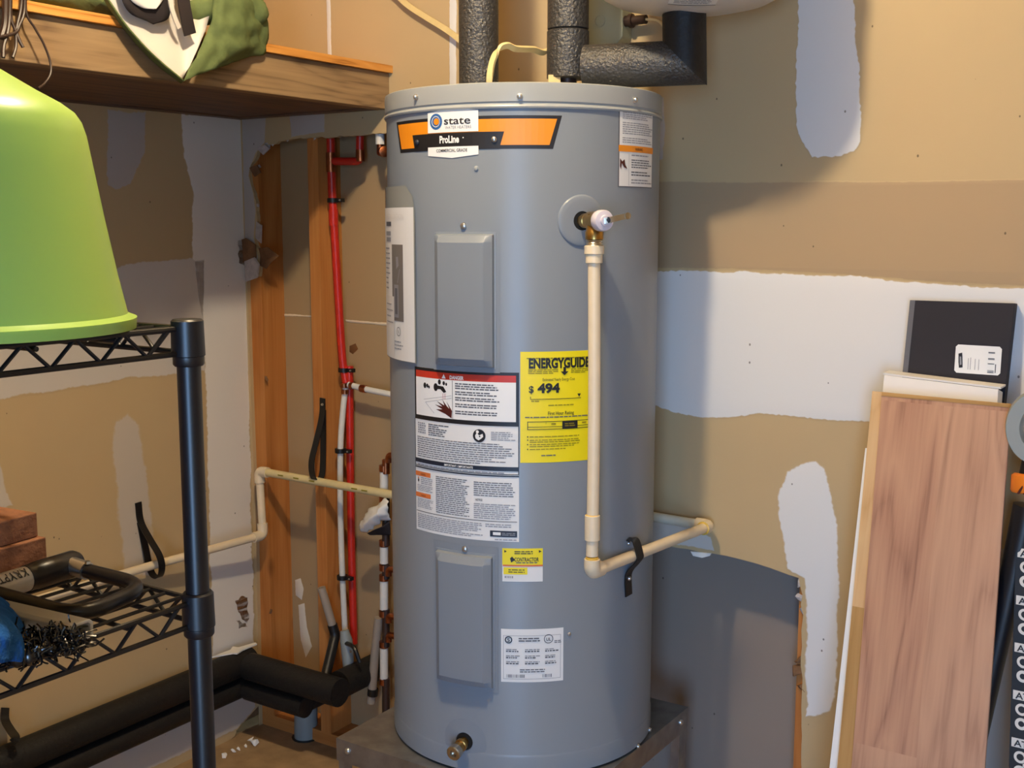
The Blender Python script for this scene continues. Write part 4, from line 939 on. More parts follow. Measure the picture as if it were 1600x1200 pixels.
# dark cables dangling from the shelf at the far left
cb = thing('cable_bundle', tuple(on_v(30, 20, SV+.03)), 'dark brown cables dangling over the shelf board at the photo\'s left edge', 'cable')
for pts_, r in [([(14, -40), (15, 20), (12, 50), (6, 72), (5, 90)], .0035), ([(36, -40), (38, 15), (30, 40), (22, 52), (-10, 60)], .003), ([(34, -40), (33, 10), (26, 45), (30, 62), (36, 74)], .003), ([(40, -40), (41, 18), (55, 45), (68, 68), (78, 95), (79, 115), (70, 130), (60, 138)], .0022), ([(6, -40), (8, 30), (2, 60)], .006), ([(16, -40), (17, 25), (24, 48), (25, 72), (20, 90)], .003)]:
    cp_ = [on_v(x, y, SV+.018+.004*i) for i, (x, y) in enumerate(pts_)]; c0 = cp_[0]
    cp_ = [Vector((c0.x, c0.y, ZS+.115)) - V*.20, Vector((c0.x, c0.y, ZS+.120)) - V*.10, c0 - V*.03 + Z*.004] + cp_
    mb = MB(); mb.add(*tube(spline(cp_, 6), r, 8)); mb.build('cable', 'cable_brown', cb)

# =================================================================== PLUMBING IN AND ON THE WALL
UF = CB+DW+.034
# red pex riser in front of the stud
red = thing('red_supply_pipe', tuple(on_u(545, 592, UF)), 'red plastic water pipe rising over the second stud left of the heater', 'pipe')
mb = MB(); mb.add(*tube(spline([on_u(x, y, u) for x, y, u in [(516, 190, 2.374), (517, 240, 2.374), (519, 300, 2.376), (521, 335, 2.377), (526, 420, 2.383), (532, 520, 2.392), (536, 570, 2.396), (541, 598, 2.398)]], 6), .0112, 14)); mb.build('riser', 'pex_red', red)
mb = MB(); mb.add(*tube(fillet([on_u(520, 252, 2.376), on_u(562, 252, 2.376), on_u(563, 195, 2.376)], .012), .0105, 12)); mb.build('loop', 'pex_red', red)
mb = MB(); mb.add(*lathe(on_u(517, 262, 2.374), [(.0128, -.012), (.0128, .04)], axis=Z, seg=14)); mb.build('tee_fitting', 'copper', red)
mb = MB(); mb.add(*lathe(on_u(563, 245, 2.376), [(.012, -.012), (.012, .018)], axis=Z, seg=14)); mb.build('crimp_ring', 'copper', red)
mb = MB(); mb.add(*lathe(on_u(521, 340, 2.377), [(.0128, -.022), (.0135, .022)], axis=Z, seg=14)); mb.build('coupling', 'pex_red', red)
def clamp(px, py, parent, u=UF):
    c = on_u(px, py, u); mb = MB(); mb.add(*lathe(c, [(.0155, -.006), (.0155, .006)], axis=Z, seg=14)); mb.add(*obox(c+V*.022+U*.004, V*.012, U*.006, Z*.005)); o = mb.build('pipe_clamp', 'black_plastic', parent)
    mb = MB(); mb.add(*lathe(c+V*.027-U*.002, [(.003, 0), (.002, .003)], axis=-U, seg=8)); mb.build('screw', 'screw_zinc', o)
clamp(520, 313, red, 2.376); clamp(537, 578, red, 2.397)
# second red pipe behind the white one
red2 = thing('red_supply_pipe', tuple(on_u(548, 985, UF+.03)), 'red plastic water pipe running down behind the white pipe', 'pipe')
mb = MB(); mb.add(*tube([on_u(x, y, CB+.066) for x, y in [(546, 572), (547, 700), (549, 850), (553, 1005)]], .011, 12)); mb.build('pipe_length', 'pex_red', red2)
# white pex going down, and its short branch
wp = thing('white_supply_pipe', tuple(on_u(543, 985, UF)), 'white plastic water pipe clipped to the stud below the red one', 'pipe')
mb = MB(); mb.add(*tube(spline([on_u(x, y, u) for x, y, u in [(540, 606, 2.392), (536, 640, 2.384), (532, 700, 2.374), (532, 800, 2.374), (535, 900, 2.376), (539, 985, 2.380)]], 6), .0085, 12)); mb.build('riser', 'pex_white', wp)
mb = MB(); mb.add(*tube([on_u(545, 601, UF), on_u(575, 609, UF), on_u(625, 619, UF)], .0085, 12)); mb.build('branch', 'pex_white', wp)
for x, y, ax in [(539, 612, Z), (538, 602, Z)]: mb = MB(); mb.add(*lathe(on_u(x, y, UF), [(.0105, -.006), (.0105, .006)], axis=ax, seg=12)); mb.build('crimp_ring', 'copper', wp)
for x, y in [(550, 603), (566, 607), (570, 608)]: mb = MB(); mb.add(*lathe(on_u(x, y, UF), [(.0105, -.005), (.0105, .005)], axis=V, seg=12)); mb.build('crimp_ring', 'copper', wp)
clamp(532, 704, wp, 2.374); clamp(535, 902, wp, 2.376)
# chain of crimped lengths beside the tank
mf = thing('manifold_pipe', tuple(on_u(600, 1080, CB-.01)), 'column of white pipe lengths with copper rings beside the heater', 'pipe')
cx = lambda y: 600 + (y-730)*0.002
def seg_(px, y0, y1, r, m, nm, u=CB-.01): mb = MB(); mb.add(*tube([on_u(px, y0, u), on_u(px, y1, u)], r, 12)); return mb.build(nm, m, mf)
for a, b in ((737, 776), (854, 880), (906, 952), (1012, 1060)): seg_(600, a, b, .0115, 'pex_white', 'pipe_length')
for y in (731, 779, 848, 886, 902, 958, 1006, 1064): seg_(600, y-4, y+5, .0135, 'copper', 'crimp_ring')
for a, b in ((718, 740), (776, 852), (882, 904), (952, 1010), (1060, 1130)): seg_(603, a, b, .0105, 'cable_brown' if a > 770 else 'copper', 'fitting')
for y in (716, 893, 966, 996):
    mb = MB(); c = on_u(607, y, CB-.014); mb.add(*tube(fillet([c-Z*.012, c+Z*.008, c+V*.03+Z*.008], .01), .009, 10)); mb.build('copper_elbow', 'copper', mf)
g = thing('grey_drain_pipe', tuple(on_u(585, 1090, CB+.03)), 'dull grey pipe leaning between the white column and the foam pipes', 'pipe')
mb = MB(); mb.add(*tube([on_u(592, 965, CB+.03), on_u(586, 1020, CB+.03), on_u(580, 1098, CB+.03)], .0125, 12)); mb.build('pipe_length', 'pex_pipe_grey', g)
mb = MB(); mb.add(*tube([on_u(583, 1076, CB+.03), on_u(582, 1086, CB+.03)], .015, 12)); mb.build('band', 'black_plastic', g)
# upper copper stub near the tank
mb = MB(); c = on_u(594, 238, CB+.02); mb.add(*lathe(c, [(.010, 0), (.010, .02), (.014, .021), (.014, .034), (.008, .036)], axis=(V-U*.6).normalized(), seg=14)); mb.add(*lathe(c, [(.009, -.002), (.009, .03)], axis=Z, seg=12))
cs = tag(mb.build('copper_stub', 'copper'), 'small copper pipe stub at the hole top beside the heater badge', 'pipe fitting')
seg2 = MB(); seg2.add(*tube([c+Z*.02, c+Z*.08], .012, 12)); seg2.build('white_sleeve', 'pex_white', cs)
# crumpled white wrapping on the chain
sheet = [[on_u(x, y, u) for x, y, u in r] for r in [[(560, 822, CB-.02), (575, 800, CB-.03), (588, 788, CB-.035), (603, 776, CB-.03)], [(562, 830, CB-.03), (578, 812, CB-.06), (592, 800, CB-.065), (607, 790, CB-.05)], [(570, 832, CB-.02), (584, 824, CB-.04), (597, 815, CB-.04), (610, 812, CB-.03)]]]
o = grid_sheet(sheet, .001, 'plastic_wrap', 'white_flake', None, .012, 60, n=6); tag(o, 'crumpled white plastic scrap stuck on the pipe column', 'scrap')
sheet = [[on_u(x, y, u) for x, y, u in r] for r in [[(573, 833, CB-.03), (590, 826, CB-.04), (610, 814, CB-.03)], [(578, 836, CB-.01), (592, 836, CB-.02), (610, 836, CB-.02)]]]
grid_sheet(sheet, .001, 'dark_fold', 'bag_black', o, .004, 40)

# yellow CPVC line: along the left wall, up at the corner, then across the studs
ye = thing('cream_drain_line', tuple(on_u(410, 835, CB-.04)), 'cream plastic drain pipe stepping up at the corner and crossing the studs', 'pipe')
ca = on_u(405, 736, CB-.03); cbp = on_u(600, 751, CB-.03); cbp.z = ca.z - .006; cdn = on_u(411, 836, CB-.04)
cl_ = on_v(228, 893, CL+.045); cl_.z = cdn.z - .004
lend = W(.75, CL+.040, cl_.z)
mb = MB(); mb.add(*tube([ca+(cbp-ca).normalized()*.01, cbp+V*.08], CP, 16)); mb.build('upper_run', 'cpvc_yellow', ye)
mb = MB(); mb.add(*tube([ca, cdn], CP, 16)); mb.build('drop', 'cpvc', ye)
mb = MB(); mb.add(*tube([cdn, cl_, lend], CP, 16)); mb.build('lower_run', 'cpvc', ye)
mb = MB(); mb.add(*tube(fillet([ca+(cbp-ca).normalized()*.034, ca, ca+(cdn-ca).normalized()*.034], .02), .0152, 16)); mb.build('elbow', 'cpvc', ye)
mb = MB(); mb.add(*tube(fillet([cdn+(ca-cdn).normalized()*.034, cdn, cdn+(cl_-cdn).normalized()*.034], .02), .0152, 16)); mb.build('elbow', 'cpvc', ye)
for x in (445, 470, 495, 560, 575):
    mb = MB(); c = ca.lerp(cbp, (x-405)/195); mb.add(*obox(c - U*.0108 + Z*.002, V*.010, U*.0012, Z*.0016)); mb.build('pipe_marking', 'cpvc_yellow' if False else 'ink_yellow_dark', ye, smooth=0)

# hook straps
def hook(name, label, top_, mid_, low_, back_, wd):
    mb = MB(); mb.add(*ribbon(spline([top_] + mid_ + [low_] + back_, 6), wd, .020, .0025)); o = mb.build(name, 'black_plastic', smooth=40); tag(o, label, 'strap', 'black pipe hook straps'); return o
o = hook('hook_strap', 'black hook strap on the stud carrying the cream pipe', on_u(504, 622, CB+DW-.004), [on_u(503, 650, CB+DW-.006), on_u(494, 690, CB-.02), on_u(487, 720, CB-.045)], on_u(488, 742, CB-.05), [on_u(494, 750, CB-.03), on_u(503, 742, CB-.01), on_u(505, 700, CB+DW-.006), on_u(505, 640, CB+DW-.003)], V)
mb = MB(); mb.add(*lathe(on_u(504, 632, CB+DW-.008), [(.004, 0), (.003, .004)], axis=-U, seg=10)); mb.build('screw', 'screw_zinc', o)
hook('hook_strap', 'black hook strap on the left wall behind the black shelf', on_v(216, 785, CL+.004), [on_v(220, 815, CL+.008), on_v(234, 842, CL+.045), on_v(249, 868, CL+.085)], on_v(253, 888, CL+.088), [on_v(248, 902, CL+.06), on_v(236, 893, CL+.022), on_v(226, 850, CL+.008), on_v(219, 815, CL+.004)], U)
hook('hook_strap', 'black strap at the lower left over the fat foam pipes', on_v(8, 1106, CL+.004), [on_v(8, 1125, CL+.02), on_v(16, 1140, CL+.06)], on_v(24, 1152, CL+.10), [on_v(20, 1160, CL+.105)], U)

UW = CB+DW-.013
# fat foam pipes round the corner at the floor
def foam_run(r, zc, dv, du, label):
    vl = CL+dv; ul = CB-du; pe = on_z(514, 1078, zc); ve = uv_of(pe)[1]
    o = thing('foam_pipe', tuple(W(ul, vl, zc-r)), label, 'pipe', 'fat foam pipes at the floor')
    a = W(.2, vl, zc+.004); b = W(ul, vl, zc); c = W(ul, ve, zc); d = W(CB+DW+SD-.005, ve, zc)
    for nm, p, q_ in (('wall_length', a, b+U*r), ('corner_length', b+V*(r+.001), c+V*r), ('end_length', c+U*(r+.001), d)):
        mb = MB(); mb.add(*tube([p, q_], r, 24)); mb.build(nm, 'foam_smooth', o, smooth=40)
    return o, c
zu = on_v(336, 1053, CL+.045).z; zl = on_v(336, 1091, CL+.045).z
f1, c1 = foam_run(.039, zu, .045, .11, 'upper black foam pipe bending round the room corner'); f2, c2_ = foam_run(.030, zl-.004, .040, .105, 'lower black foam pipe bending round the room corner')
# pipe stubs rising from the foam
dv_ = thing('shutoff_valve', tuple(on_u(545, 1040, CB-.01)), 'grey and black shut-off valve on top of the foam pipes', 'valve')
mb = MB(); mb.add(*tube([on_u(538, 985, UW), on_u(541, 1000, UW), on_u(545, 1045, UW)], .017, 12, rr=[.012, .018, .016])); mb.build('body', 'grey_rubber', dv_)
mb = MB(); mb.add(*tube(spline([on_u(541, 1005, UW-.01), on_u(553, 1012, UW-.03), on_u(562, 1035, UW-.03)], 4), .006, 8)); mb.build('handle', 'black_plastic', dv_)
mb = MB(); mb.add(*tube([on_u(549, 1016, UW-.03), on_u(550, 1019, UW-.03)], .006, 8)); mb.build('handle_screw', 'nickel', dv_)
ws = thing('white_pipe_stub', tuple(on_u(520, 985, UW-.01)), 'short open white pipe stub leaning out of a black elbow', 'pipe')
mb = MB(); a = on_u(502, 918, UW-.03); b = on_u(521, 982, UW-.01); d_ = (b-a).normalized(); mb.add(*lathe(a, [(.0075, .012), (.0075, .0), (.0115, .0), (.0115, (b-a).length)], axis=d_, seg=14, cap0=False)); mb.build('pipe_length', 'pex_pipe_grey', ws)
mb = MB(); mb.add(*tube(fillet([b-d_*.012, b+d_*.02, on_u(506, 1068, CB-.085)], .012), .0145, 12)); mb.build('black_elbow', 'black_plastic', ws)
# pale torn strip on the foam
mb = MB(); fn_ = lambda a, b, t: W(a, CL+.045+b, zu+.040+t)
uu = uv_of(on_v(375, 1010, CL+.045))[0]
mb.add(*poly_slab([(uu-.09, -.02), (uu-.02, -.018), (uu, -.03), (uu+.005, -.012), (uu+.06, -.0), (uu+.055, .012), (uu, .012), (uu-.03, .02), (uu-.035, .008)], fn_, 0, .004)); tag(mb.build('torn_drywall_strip', 'white_flake', smooth=0), 'torn white drywall strip lying on the upper foam pipe', 'scrap')
# dark drain pan things under the foam: blue-grey sleeve
bs = thing('drain_sleeve', tuple(on_u(478, 1150, CB+.02)), 'blue grey pipe sleeve in a black ring under the foam pipes', 'pipe fitting')
ct = on_u(478, 1095, CB+.02); 
mb = MB(); mb.add(*tube([ct, on_u(478, 1152, CB+.02)], .034, 18)); mb.build('sleeve', 'ink_blue' if False else 'grey_rubber', bs)
mb = MB(); mb.add(*tube([on_u(478, 1150, CB+.02), on_u(480, 1190, CB+.02)], .042, 18)); mb.build('ring', 'black_plastic', bs)
chunk('mortar_lump', on_u(472, 1175, CB-.025), .022, 160, 'gypsum', bs)
o = chunk('mortar_block', on_u(540, 1185, CB-.02)+Z*.0, .045, 161, 'concrete', None); tag(o, 'rough tan mortar lump beside the heater stand leg', 'debris')

# =================================================================== WIRE SHELVING UNIT
PU, PVv = None, None
pp = on_y(293, 520, 1.22); pu, pv, _ = uv_of(pp); ZTOP = pp.z + .012
SW = .36; SL = .92
unit = thing('wire_shelving_unit', tuple(W(pu-SW/2, pv-SL/2, 0)), 'black wire shelving unit standing in the left foreground', 'shelving')
zT = 1.5 - (on_y(290, 514, 1.22)-on_y(290, 514, 1.22)).z
zT = on_y(290, 513, 1.22).z; zLs = on_y(303, 938, 1.22).z
posts = [(pu, pv), (pu-SW, pv), (pu, pv-SL), (pu-SW, pv-SL)]
for a, b in posts:
    mb = MB(); mb.add(*lathe(W(a, b, 0), [(.0127, .012), (.0127, ZTOP-.006), (.0122, ZTOP-.002), (.009, ZTOP)], seg=24)); p = mb.build('post', 'black_coat', unit, smooth=40)
    mb = MB(); mb.add(*lathe(W(a, b, 0), [(.016, 0), (.016, .010), (.010, .016)], seg=16)); mb.build('foot', 'black_plastic', p)
    for zz in (zT, zLs):
        mb = MB(); mb.add(*lathe(W(a, b, 0), [(.0150, zz-.040), (.0165, zz-.038), (.0165, zz-.030), (.0178, zz-.029), (.0170, zz+.008), (.0150, zz+.010)], seg=24)); mb.build('sleeve', 'black_coat', p, smooth=40)
wire_me = None
def wshelf(zz):
    global wire_me
    fr = thing('shelf', (0, 0, 0)); fr.parent = unit; fr.location = Vector(W(pu-SW/2, pv-SL/2, zz)) - ORIG[unit]; ORIG[fr] = W(pu-SW/2, pv-SL/2, zz)
    c = .012; r = .0031; dz = .026
    for (a0, b0_), (a1, b1_), n in (((pu-c, pv), (pu-SW+c, pv), 6), ((pu-c, pv-SL), (pu-SW+c, pv-SL), 6), ((pu, pv-c), (pu, pv-SL+c), 16), ((pu-SW, pv-c), (pu-SW, pv-SL+c), 16)):
        mb = MB(); p = W(a0, b0_, zz); q_ = W(a1, b1_, zz)
        mb.add(*tube([p, q_], r, 8)); mb.add(*tube([p-Z*dz, q_-Z*dz], r, 8))
        zz_ = [p.lerp(q_, (i+.5)/(2*n)) - Z*(dz if i % 2 else 0.0) for i in range(2*n)]
        mb.add(*tube(zz_, .0026, 7)); mb.build('truss', 'wire_coat', fr, smooth=40)
    for i in range(3):
        u_ = pu-SW*(i+1)/4; mb = MB(); mb.add(*tube([W(u_, pv, zz-.006), W(u_, pv-SL, zz-.006)], .0027, 8)); mb.build('cross_wire', 'wire_coat', fr, smooth=40)
    nW = 36
    for i in range(1, nW):
        vv = pv-SL*i/nW
        if wire_me is None:
            mb = MB(); mb.add(*tube([W(pu-.001, vv, zz-.0005), W(pu-SW+.001, vv, zz-.0005)], .0020, 6)); o = mb.build('wire', 'wire_coat', fr, smooth=40)
            wire_me = (o.data, vv, fr)
            wire_org = ORIG[fr]
        else:
            o = bpy.data.objects.new('wire', wire_me[0]); COL.objects.link(o); o.parent = fr; o.location = V*(vv-wire_me[1])
    return fr
wshelf(zT); wshelf(zLs)

# green upturned bucket on the top shelf
bc = W(pu-.16, pv-.125, 0); bz = zT + .0022
# place so that its right silhouette lands on the measured one
bp_ = thing('bucket', (bc.x, bc.y, bz), 'lime green plastic bucket turned upside down on the top wire shelf', 'bucket')
BR = .148
prof = [(BR-.004, .0), (BR+.004, .001), (BR+.005, .012), (BR, .014), (BR-.004, .016), (BR-.012, .055), (BR-.022, .11), (BR-.031, .165), (BR-.036, .196), (BR-.040, .209), (BR-.046, .218), (BR-.058, .227), (BR-.080, .239), (BR-.105, .254), (.02, .268), (.001, .270)]
mb = MB(); mb.add(*lathe(Vector((bc.x, bc.y, bz)), prof, seg=72, cap0=False)); mb.build('body', 'lime_plastic', bp_, smooth=50)

# things on the lower wire shelf
zs = zLs + .0030
def lay(px, py, z): return on_z(px, py, z)
# bricks
bb = on_z(46, 922, zs); bu, bvv, _ = uv_of(bb)
for i, (dx, z0, lab) in enumerate([(-.004, zs, 'red brown brick at the shelf back, lower of the two'), (-.008, zs+.0305, 'red brown brick at the shelf back, upper of the two')]):
    mb = MB(); vs, fs = wbox(bu-.005, bu+.085, bvv-.25+dx-.075, bvv+dx-.075, z0, z0+.030)
    rot = Matrix.Rotation(radians(6 if i else 3), 4, 'Z'); c0 = W(bu, bvv, 0); mb.add([rot @ (p-c0) + c0 for p in vs], fs)
    tag(mb.build('brick', 'brick_clay', smooth=0, bevel=.0015), lab, 'brick', 'bricks on the wire shelf')
# U-lock lying flat
zk = zs + .0145
lk = thing('bicycle_lock', tuple(on_z(130, 930, zs)), 'U-shaped bicycle lock with white sleeve lying on the lower wire shelf', 'lock')
KA = on_z(104, 884, zk); KB = on_z(232, 916, zk-.004); KC = on_z(126, 964, zk-.004)
ud = (KA - on_z(0, 917, zk)).normalized()                # crossbar direction, far end at KA
KE = KA - ud*.26
mb = MB(); mb.add(*tube([KA-ud*.056, KA-ud*.045, KA-ud*.044, KA+ud*.010, KA+ud*.016, KA+ud*.018], .0165, 20, rr=[.0150, .0150, .0158, .0158, .013, .008])); mb.build('end_collar', 'lock_vinyl', lk, smooth=50)
mb = MB(); mb.add(*tube([KA-ud*.054, KE], .0142, 20)); sl = mb.build('crossbar_sleeve', 'lock_silver', lk, smooth=50)
dirl = (KB-KA).normalized()
KD = KE + (KC-KB) - (KE-KA) if False else KA + (KC-KB)
mb = MB(); mb.add(*tube([KA+dirl*.004+Z*.002, KA+dirl*.034], .0105, 16)); mb.build('shackle_foot', 'lock_steel', lk, smooth=50)
mb = MB(); mb.add(*tube(fillet([KA+dirl*.032, KB, KC, KC-dirl*((KB-KA).length+.09)],   .042, 10), .0084, 16)); mb.build('shackle', 'lock_vinyl', lk, smooth=60)
mb = MB(); mb.add(*lathe(KA+dirl*.036+Z*.009, [(.004, 0), (.003, .003)], axis=Z, seg=8)); mb.build('dust_pin', 'nickel', lk)
xk, yk = ud, None
kx_ = (Z - ud*Z.dot(ud)).normalized(); ky_ = ud.cross(kx_)
vw = (CAM-KA).normalized()
def kfn(a, b, k):
    an = radians(-10) + b/.0142       # 0 at top, positive toward the camera side
    sd = ky_ if ky_.dot(CAM-KA) > 0 else -ky_
    return KA - ud*.058 - ud*a + kx_*((.0142+k)*sin(an)) + sd*((.0142+k)*cos(an))
LK = Label(kfn, .14, .02); LK.text('KRYPTONITE', .02, 1.0, .0105, 'ink_black', 1, wide=.075, bold=.01, align='LEFT')
# the lettering runs from the far end toward the camera, upside down as in the photo
LK.mb.build('lettering', LK.mats, sl, smooth=0)
# clear bracket
cbk = thing('plastic_bracket', tuple(on_z(80, 965, zs)), 'clear grey plastic channel lying in front of the bicycle lock', 'bracket')
a = on_z(-30, 948, zs+.010); b = on_z(130, 986, zs+.010); dr = (b-a).normalized(); sd = dr.cross(Z)
mb = MB(); pr = [(-.013, -.0098), (.013, -.0098), (.013, .006), (.009, .0095), (-.009, .0095), (-.013, .006)]; pin = [(x*.72, y*.68) for x, y in pr]
n_ = 6; vs = []; fs = []
for base_, P_ in ((a, pr), (b, pr), (b, pin), (b-dr*.03, pin)):
    for x, y in P_: vs.append(base_ + sd*x + Z*y)
for j in range(3):
    for k in range(n_): k2 = (k+1) % n_; fs.append((j*n_+k, j*n_+k2, (j+1)*n_+k2, (j+1)*n_+k))
fs.append(tuple(range(n_))); fs.append(tuple(3*n_+k for k in range(n_))); mb.add(vs, fs); mb.build('channel', 'clear_plastic', cbk, smooth=20, bevel=.001)
# blue cloth
zc_ = zs + .001
rows = [[on_z(-70, 930, zs+.01), on_z(-40, 922, zs+.03), on_z(0, 935, zs+.022), on_z(22, 956, zs+.004)],
        [on_z(-70, 950, zs+.04), on_z(-40, 945, zs+.055), on_z(10, 962, zs+.042), on_z(36, 985, zs+.008)],
        [on_z(-70, 985, zs+.04), on_z(-35, 985, zs+.058), on_z(12, 992, zs+.045), on_z(46, 1004, zs+.01)],
        [on_z(-70, 1030, zs+.03), on_z(-35, 1035, zs+.035), on_z(6, 1036, zs+.025), on_z(30, 1030, zs+.006)]]
o = grid_sheet(rows, .004, 'cleaning_cloth', 'blue_cloth', None, .012, 40, n=7, seed=2); tag(o, 'crumpled blue cloth at the left end of the lower wire shelf', 'cloth')
# black tangle
rt = random.Random(9); mb = MB()
for i in range(420):
    t = rt.random(); c = on_z(14+t*112+rt.uniform(-8, 8), 1031-t*22+rt.uniform(-13, 10), zs+.004) ; hmax = .026*(1-t*.7)
    pts_ = []
    p = c + Z*rt.uniform(0, hmax*.6)
    d0 = Vector((rt.uniform(-1, 1), rt.uniform(-1, 1), rt.uniform(-.5, .8))).normalized()
    for k in range(5):
        pts_.append(p.copy()); d0 = (d0 + Vector((rt.uniform(-1, 1), rt.uniform(-1, 1), rt.uniform(-1, 1)))*.7).normalized(); p = p + d0*.0055; p.z = max(p.z, zs+.0015)
    mb.add(*tube(spline(pts_, 2), .0009, 4))
for i in range(26):
    t = rt.random(); c = on_z(18+t*100, 1032-t*22+rt.uniform(-12, 8), zs+.006); mb.add(*lathe(c, [(.003, -.004), (.010-.006*t, .002), (.008-.005*t, .012*(1-t*.6)), (.002, .016*(1-t*.6))], seg=7))
tag(mb.build('bristle_tangle', 'tangle', smooth=60), 'glossy black bristly tangle at the front edge of the lower wire shelf', 'brush')

# =================================================================== BOARDS LEANING AT THE RIGHT
def board(name, tl, tr, bl, br, thick, matn, label, cat, group=None, grp_parent=None, up=None, off=0.0, bevel=0.0):
    """four front-face corners (world) -> slab with thickness away from the room"""
    n = (tr-tl).cross(bl-tl).normalized()
    if n.dot(CAM-tl) > 0: n = -n
    vs = [tl, tr, br, bl, tl+n*thick, tr+n*thick, br+n*thick, bl+n*thick]
    fs = [(0, 1, 2, 3), (4, 7, 6, 5), (0, 4, 5, 1), (1, 5, 6, 2), (2, 6, 7, 3), (3, 7, 4, 0)]
    al = (tl-bl).normalized(); ac = (tr-tl).normalized(); mb = MB(); mb.add(vs, fs, 0, grain_for(vs, al, ac, n, off))
    o = mb.build(name, matn, grp_parent, smooth=0, bevel=bevel)
    if label: tag(o, label, cat, group)
    return o
def lean(px_t, py_t, u_t, px_b, py_b, u_floor):
    """point at top on plane u_t; the foot where the leaning line reaches the floor plane under pixel direction"""
    return on_u(px_t, py_t, u_t), None
UT = CB-.145; UB = CB-.43
# leaning plane through top at (z~1.18,u=UT) and floor (z=0,u=UB)
zt_ = on_u(1478, 622, UT).z; sl_ = (UT-UB)/zt_; PN = (U - Z*sl_).normalized()
def lp(px, py, off=0.0):  # on the leaning plane, off = distance behind (away from the room)
    return on_plane(px, py, PN, PN.dot(W(UB, 0, 0)) + off)
def rect_on_plane(tl, tr, bl_px, off):
    """plank edge pixels -> rectangle reaching the floor"""
    a, b, c = lp(*tl, off), lp(*tr, off), lp(*bl_px, off)
    d = (c-a); w_ = b-a; k_ = 1
    # extend down to the floor
    t = (a.z-.002)/(-(d.z)); e = a + d*t; f = b + d*((b.z-.002)/(-d.z))
    return a, b, e, f
tl, tr_, bl_, br_ = rect_on_plane((1378, 613), (1580, 631), (1331, 1190), 0.0)
plank = thing('laminate_plank', tuple((bl_+br_)/2), 'pinkish wood grain laminate plank leaning frontmost at the right', 'plank')
board('core', tl, tr_, bl_, br_, .008, 'laminate', None, None, grp_parent=plank, off=.3)
nrm = -PN if (-PN).dot(CAM-tl) > 0 else PN
def inset(a, b, mm, nm, seed):  # printed wood strips on the plank face
    P = lambda s, t: (tl.lerp(tr_, s)).lerp(bl_.lerp(br_, s), t) + nrm*.0006
    vs = [P(a[0], a[1]), P(b[0], a[1]), P(b[0], b[1]), P(a[0], b[1])]; mb_ = MB(); mb_.add(vs, [(0, 1, 2, 3)], 0, grain_for(vs, (tl-bl_).normalized(), (tr_-tl).normalized(), PN, seed)); return mb_.build(nm, mm, plank, smooth=0)
tb = (1160-613)/(1190-613)*((lp(1331, 1190)-lp(1378, 613)).length)/((bl_-tl).length)
inset((.50, .012), (.995, .998), 'laminate_pale', 'strip', 5.5); inset((.005, .012), (.50, tb), 'laminate', 'strip', 11.2); inset((.005, tb), (.50, .998), 'laminate_pale', 'strip', 17.3)
vs = [tl, tr_, tr_-(tr_-br_).normalized()*.007, tl-(tl-bl_).normalized()*.007]; mb = MB(); vs2 = [p+nrm*.0010 for p in vs]; mb.add(vs2, [(0, 1, 2, 3)], 0, grain_for(vs2, (tr_-tl).normalized(), Z, PN, 1)); mb.build('tongue_edge', 'tan_wood', plank, smooth=0)
# pale board behind it, showing as a strip on the left, in two tones
a, b, c, d = rect_on_plane((1363, 611), (1566, 630), (1308, 1200), .0095)
k = .0095
pbk = thing('pale_board', tuple((c+d)/2), 'pale yellow wooden board showing behind the laminate plank\'s left edge', 'plank')
m = (950-611)/(1200-611)*((lp(1308, 1200, k)-lp(1363, 611, k)).length)/((c-a).length)
a2, b2 = a.lerp(c, m), b.lerp(d, m)
board('upper_length', a, b, a2, b2, .018, 'pale_wood', None, None, grp_parent=pbk, off=2.2); board('lower_length', a2, b2, c, d, .018, 'tan_wood', None, None, grp_parent=pbk, off=4.2)
# white board behind, only low on the left
a, b, c, d = rect_on_plane((1352, 700), (1540, 715), (1296, 1200), .029)
board('white_sheet', a, b, c, d, .010, 'white_board', 'thin white sheet of board behind the pale wooden board', 'board')
# white carton standing behind the plank tops
a, b, c, d = rect_on_plane((1381, 586), (1560, 608), (1336, 1180), .045)
wc = thing('white_carton', tuple((c+d)/2), 'tall white carton standing behind the laminate plank', 'box')
board('carton_body', a, b, c, d, .045, 'card_white', None, None, grp_parent=wc, bevel=.001)
mb = MB(); e_d = (b-a).normalized(); pts4 = [a+Z*.002-PN*.0, b+Z*.002, b+Z*.004+U*.04, a+Z*.004+U*.04]; 
mb.add([a+Z*.0005-e_d*.002, b+Z*.0005+e_d*.004, b+Z*.0005+e_d*.004+U*.046, a+Z*.0005-e_d*.002+U*.046, a+Z*.004-e_d*.002, b+Z*.004+e_d*.004, b+Z*.004+e_d*.004+U*.046, a+Z*.004-e_d*.002+U*.046], [(0, 1, 2, 3), (4, 7, 6, 5), (0, 4, 5, 1), (1, 5, 6, 2), (2, 6, 7, 3), (3, 7, 4, 0)]); mb.build('lid_flap', 'card_white', wc, smooth=0)
# black flat box with the barcode label, leaning on the wall behind
ub = CB-.030
A_, B_, C_, D_ = on_u(1422, 469, ub), on_u(1586, 474, ub), on_u(1410, 585, ub-.012), on_u(1576, 606, ub-.012)
ext = 9.0
dwn = (C_-A_).normalized(); lenb = .62
blk = thing('black_box', tuple((C_+D_)/2 + dwn*.4), 'flat black box with white barcode label leaning on the wall', 'box')
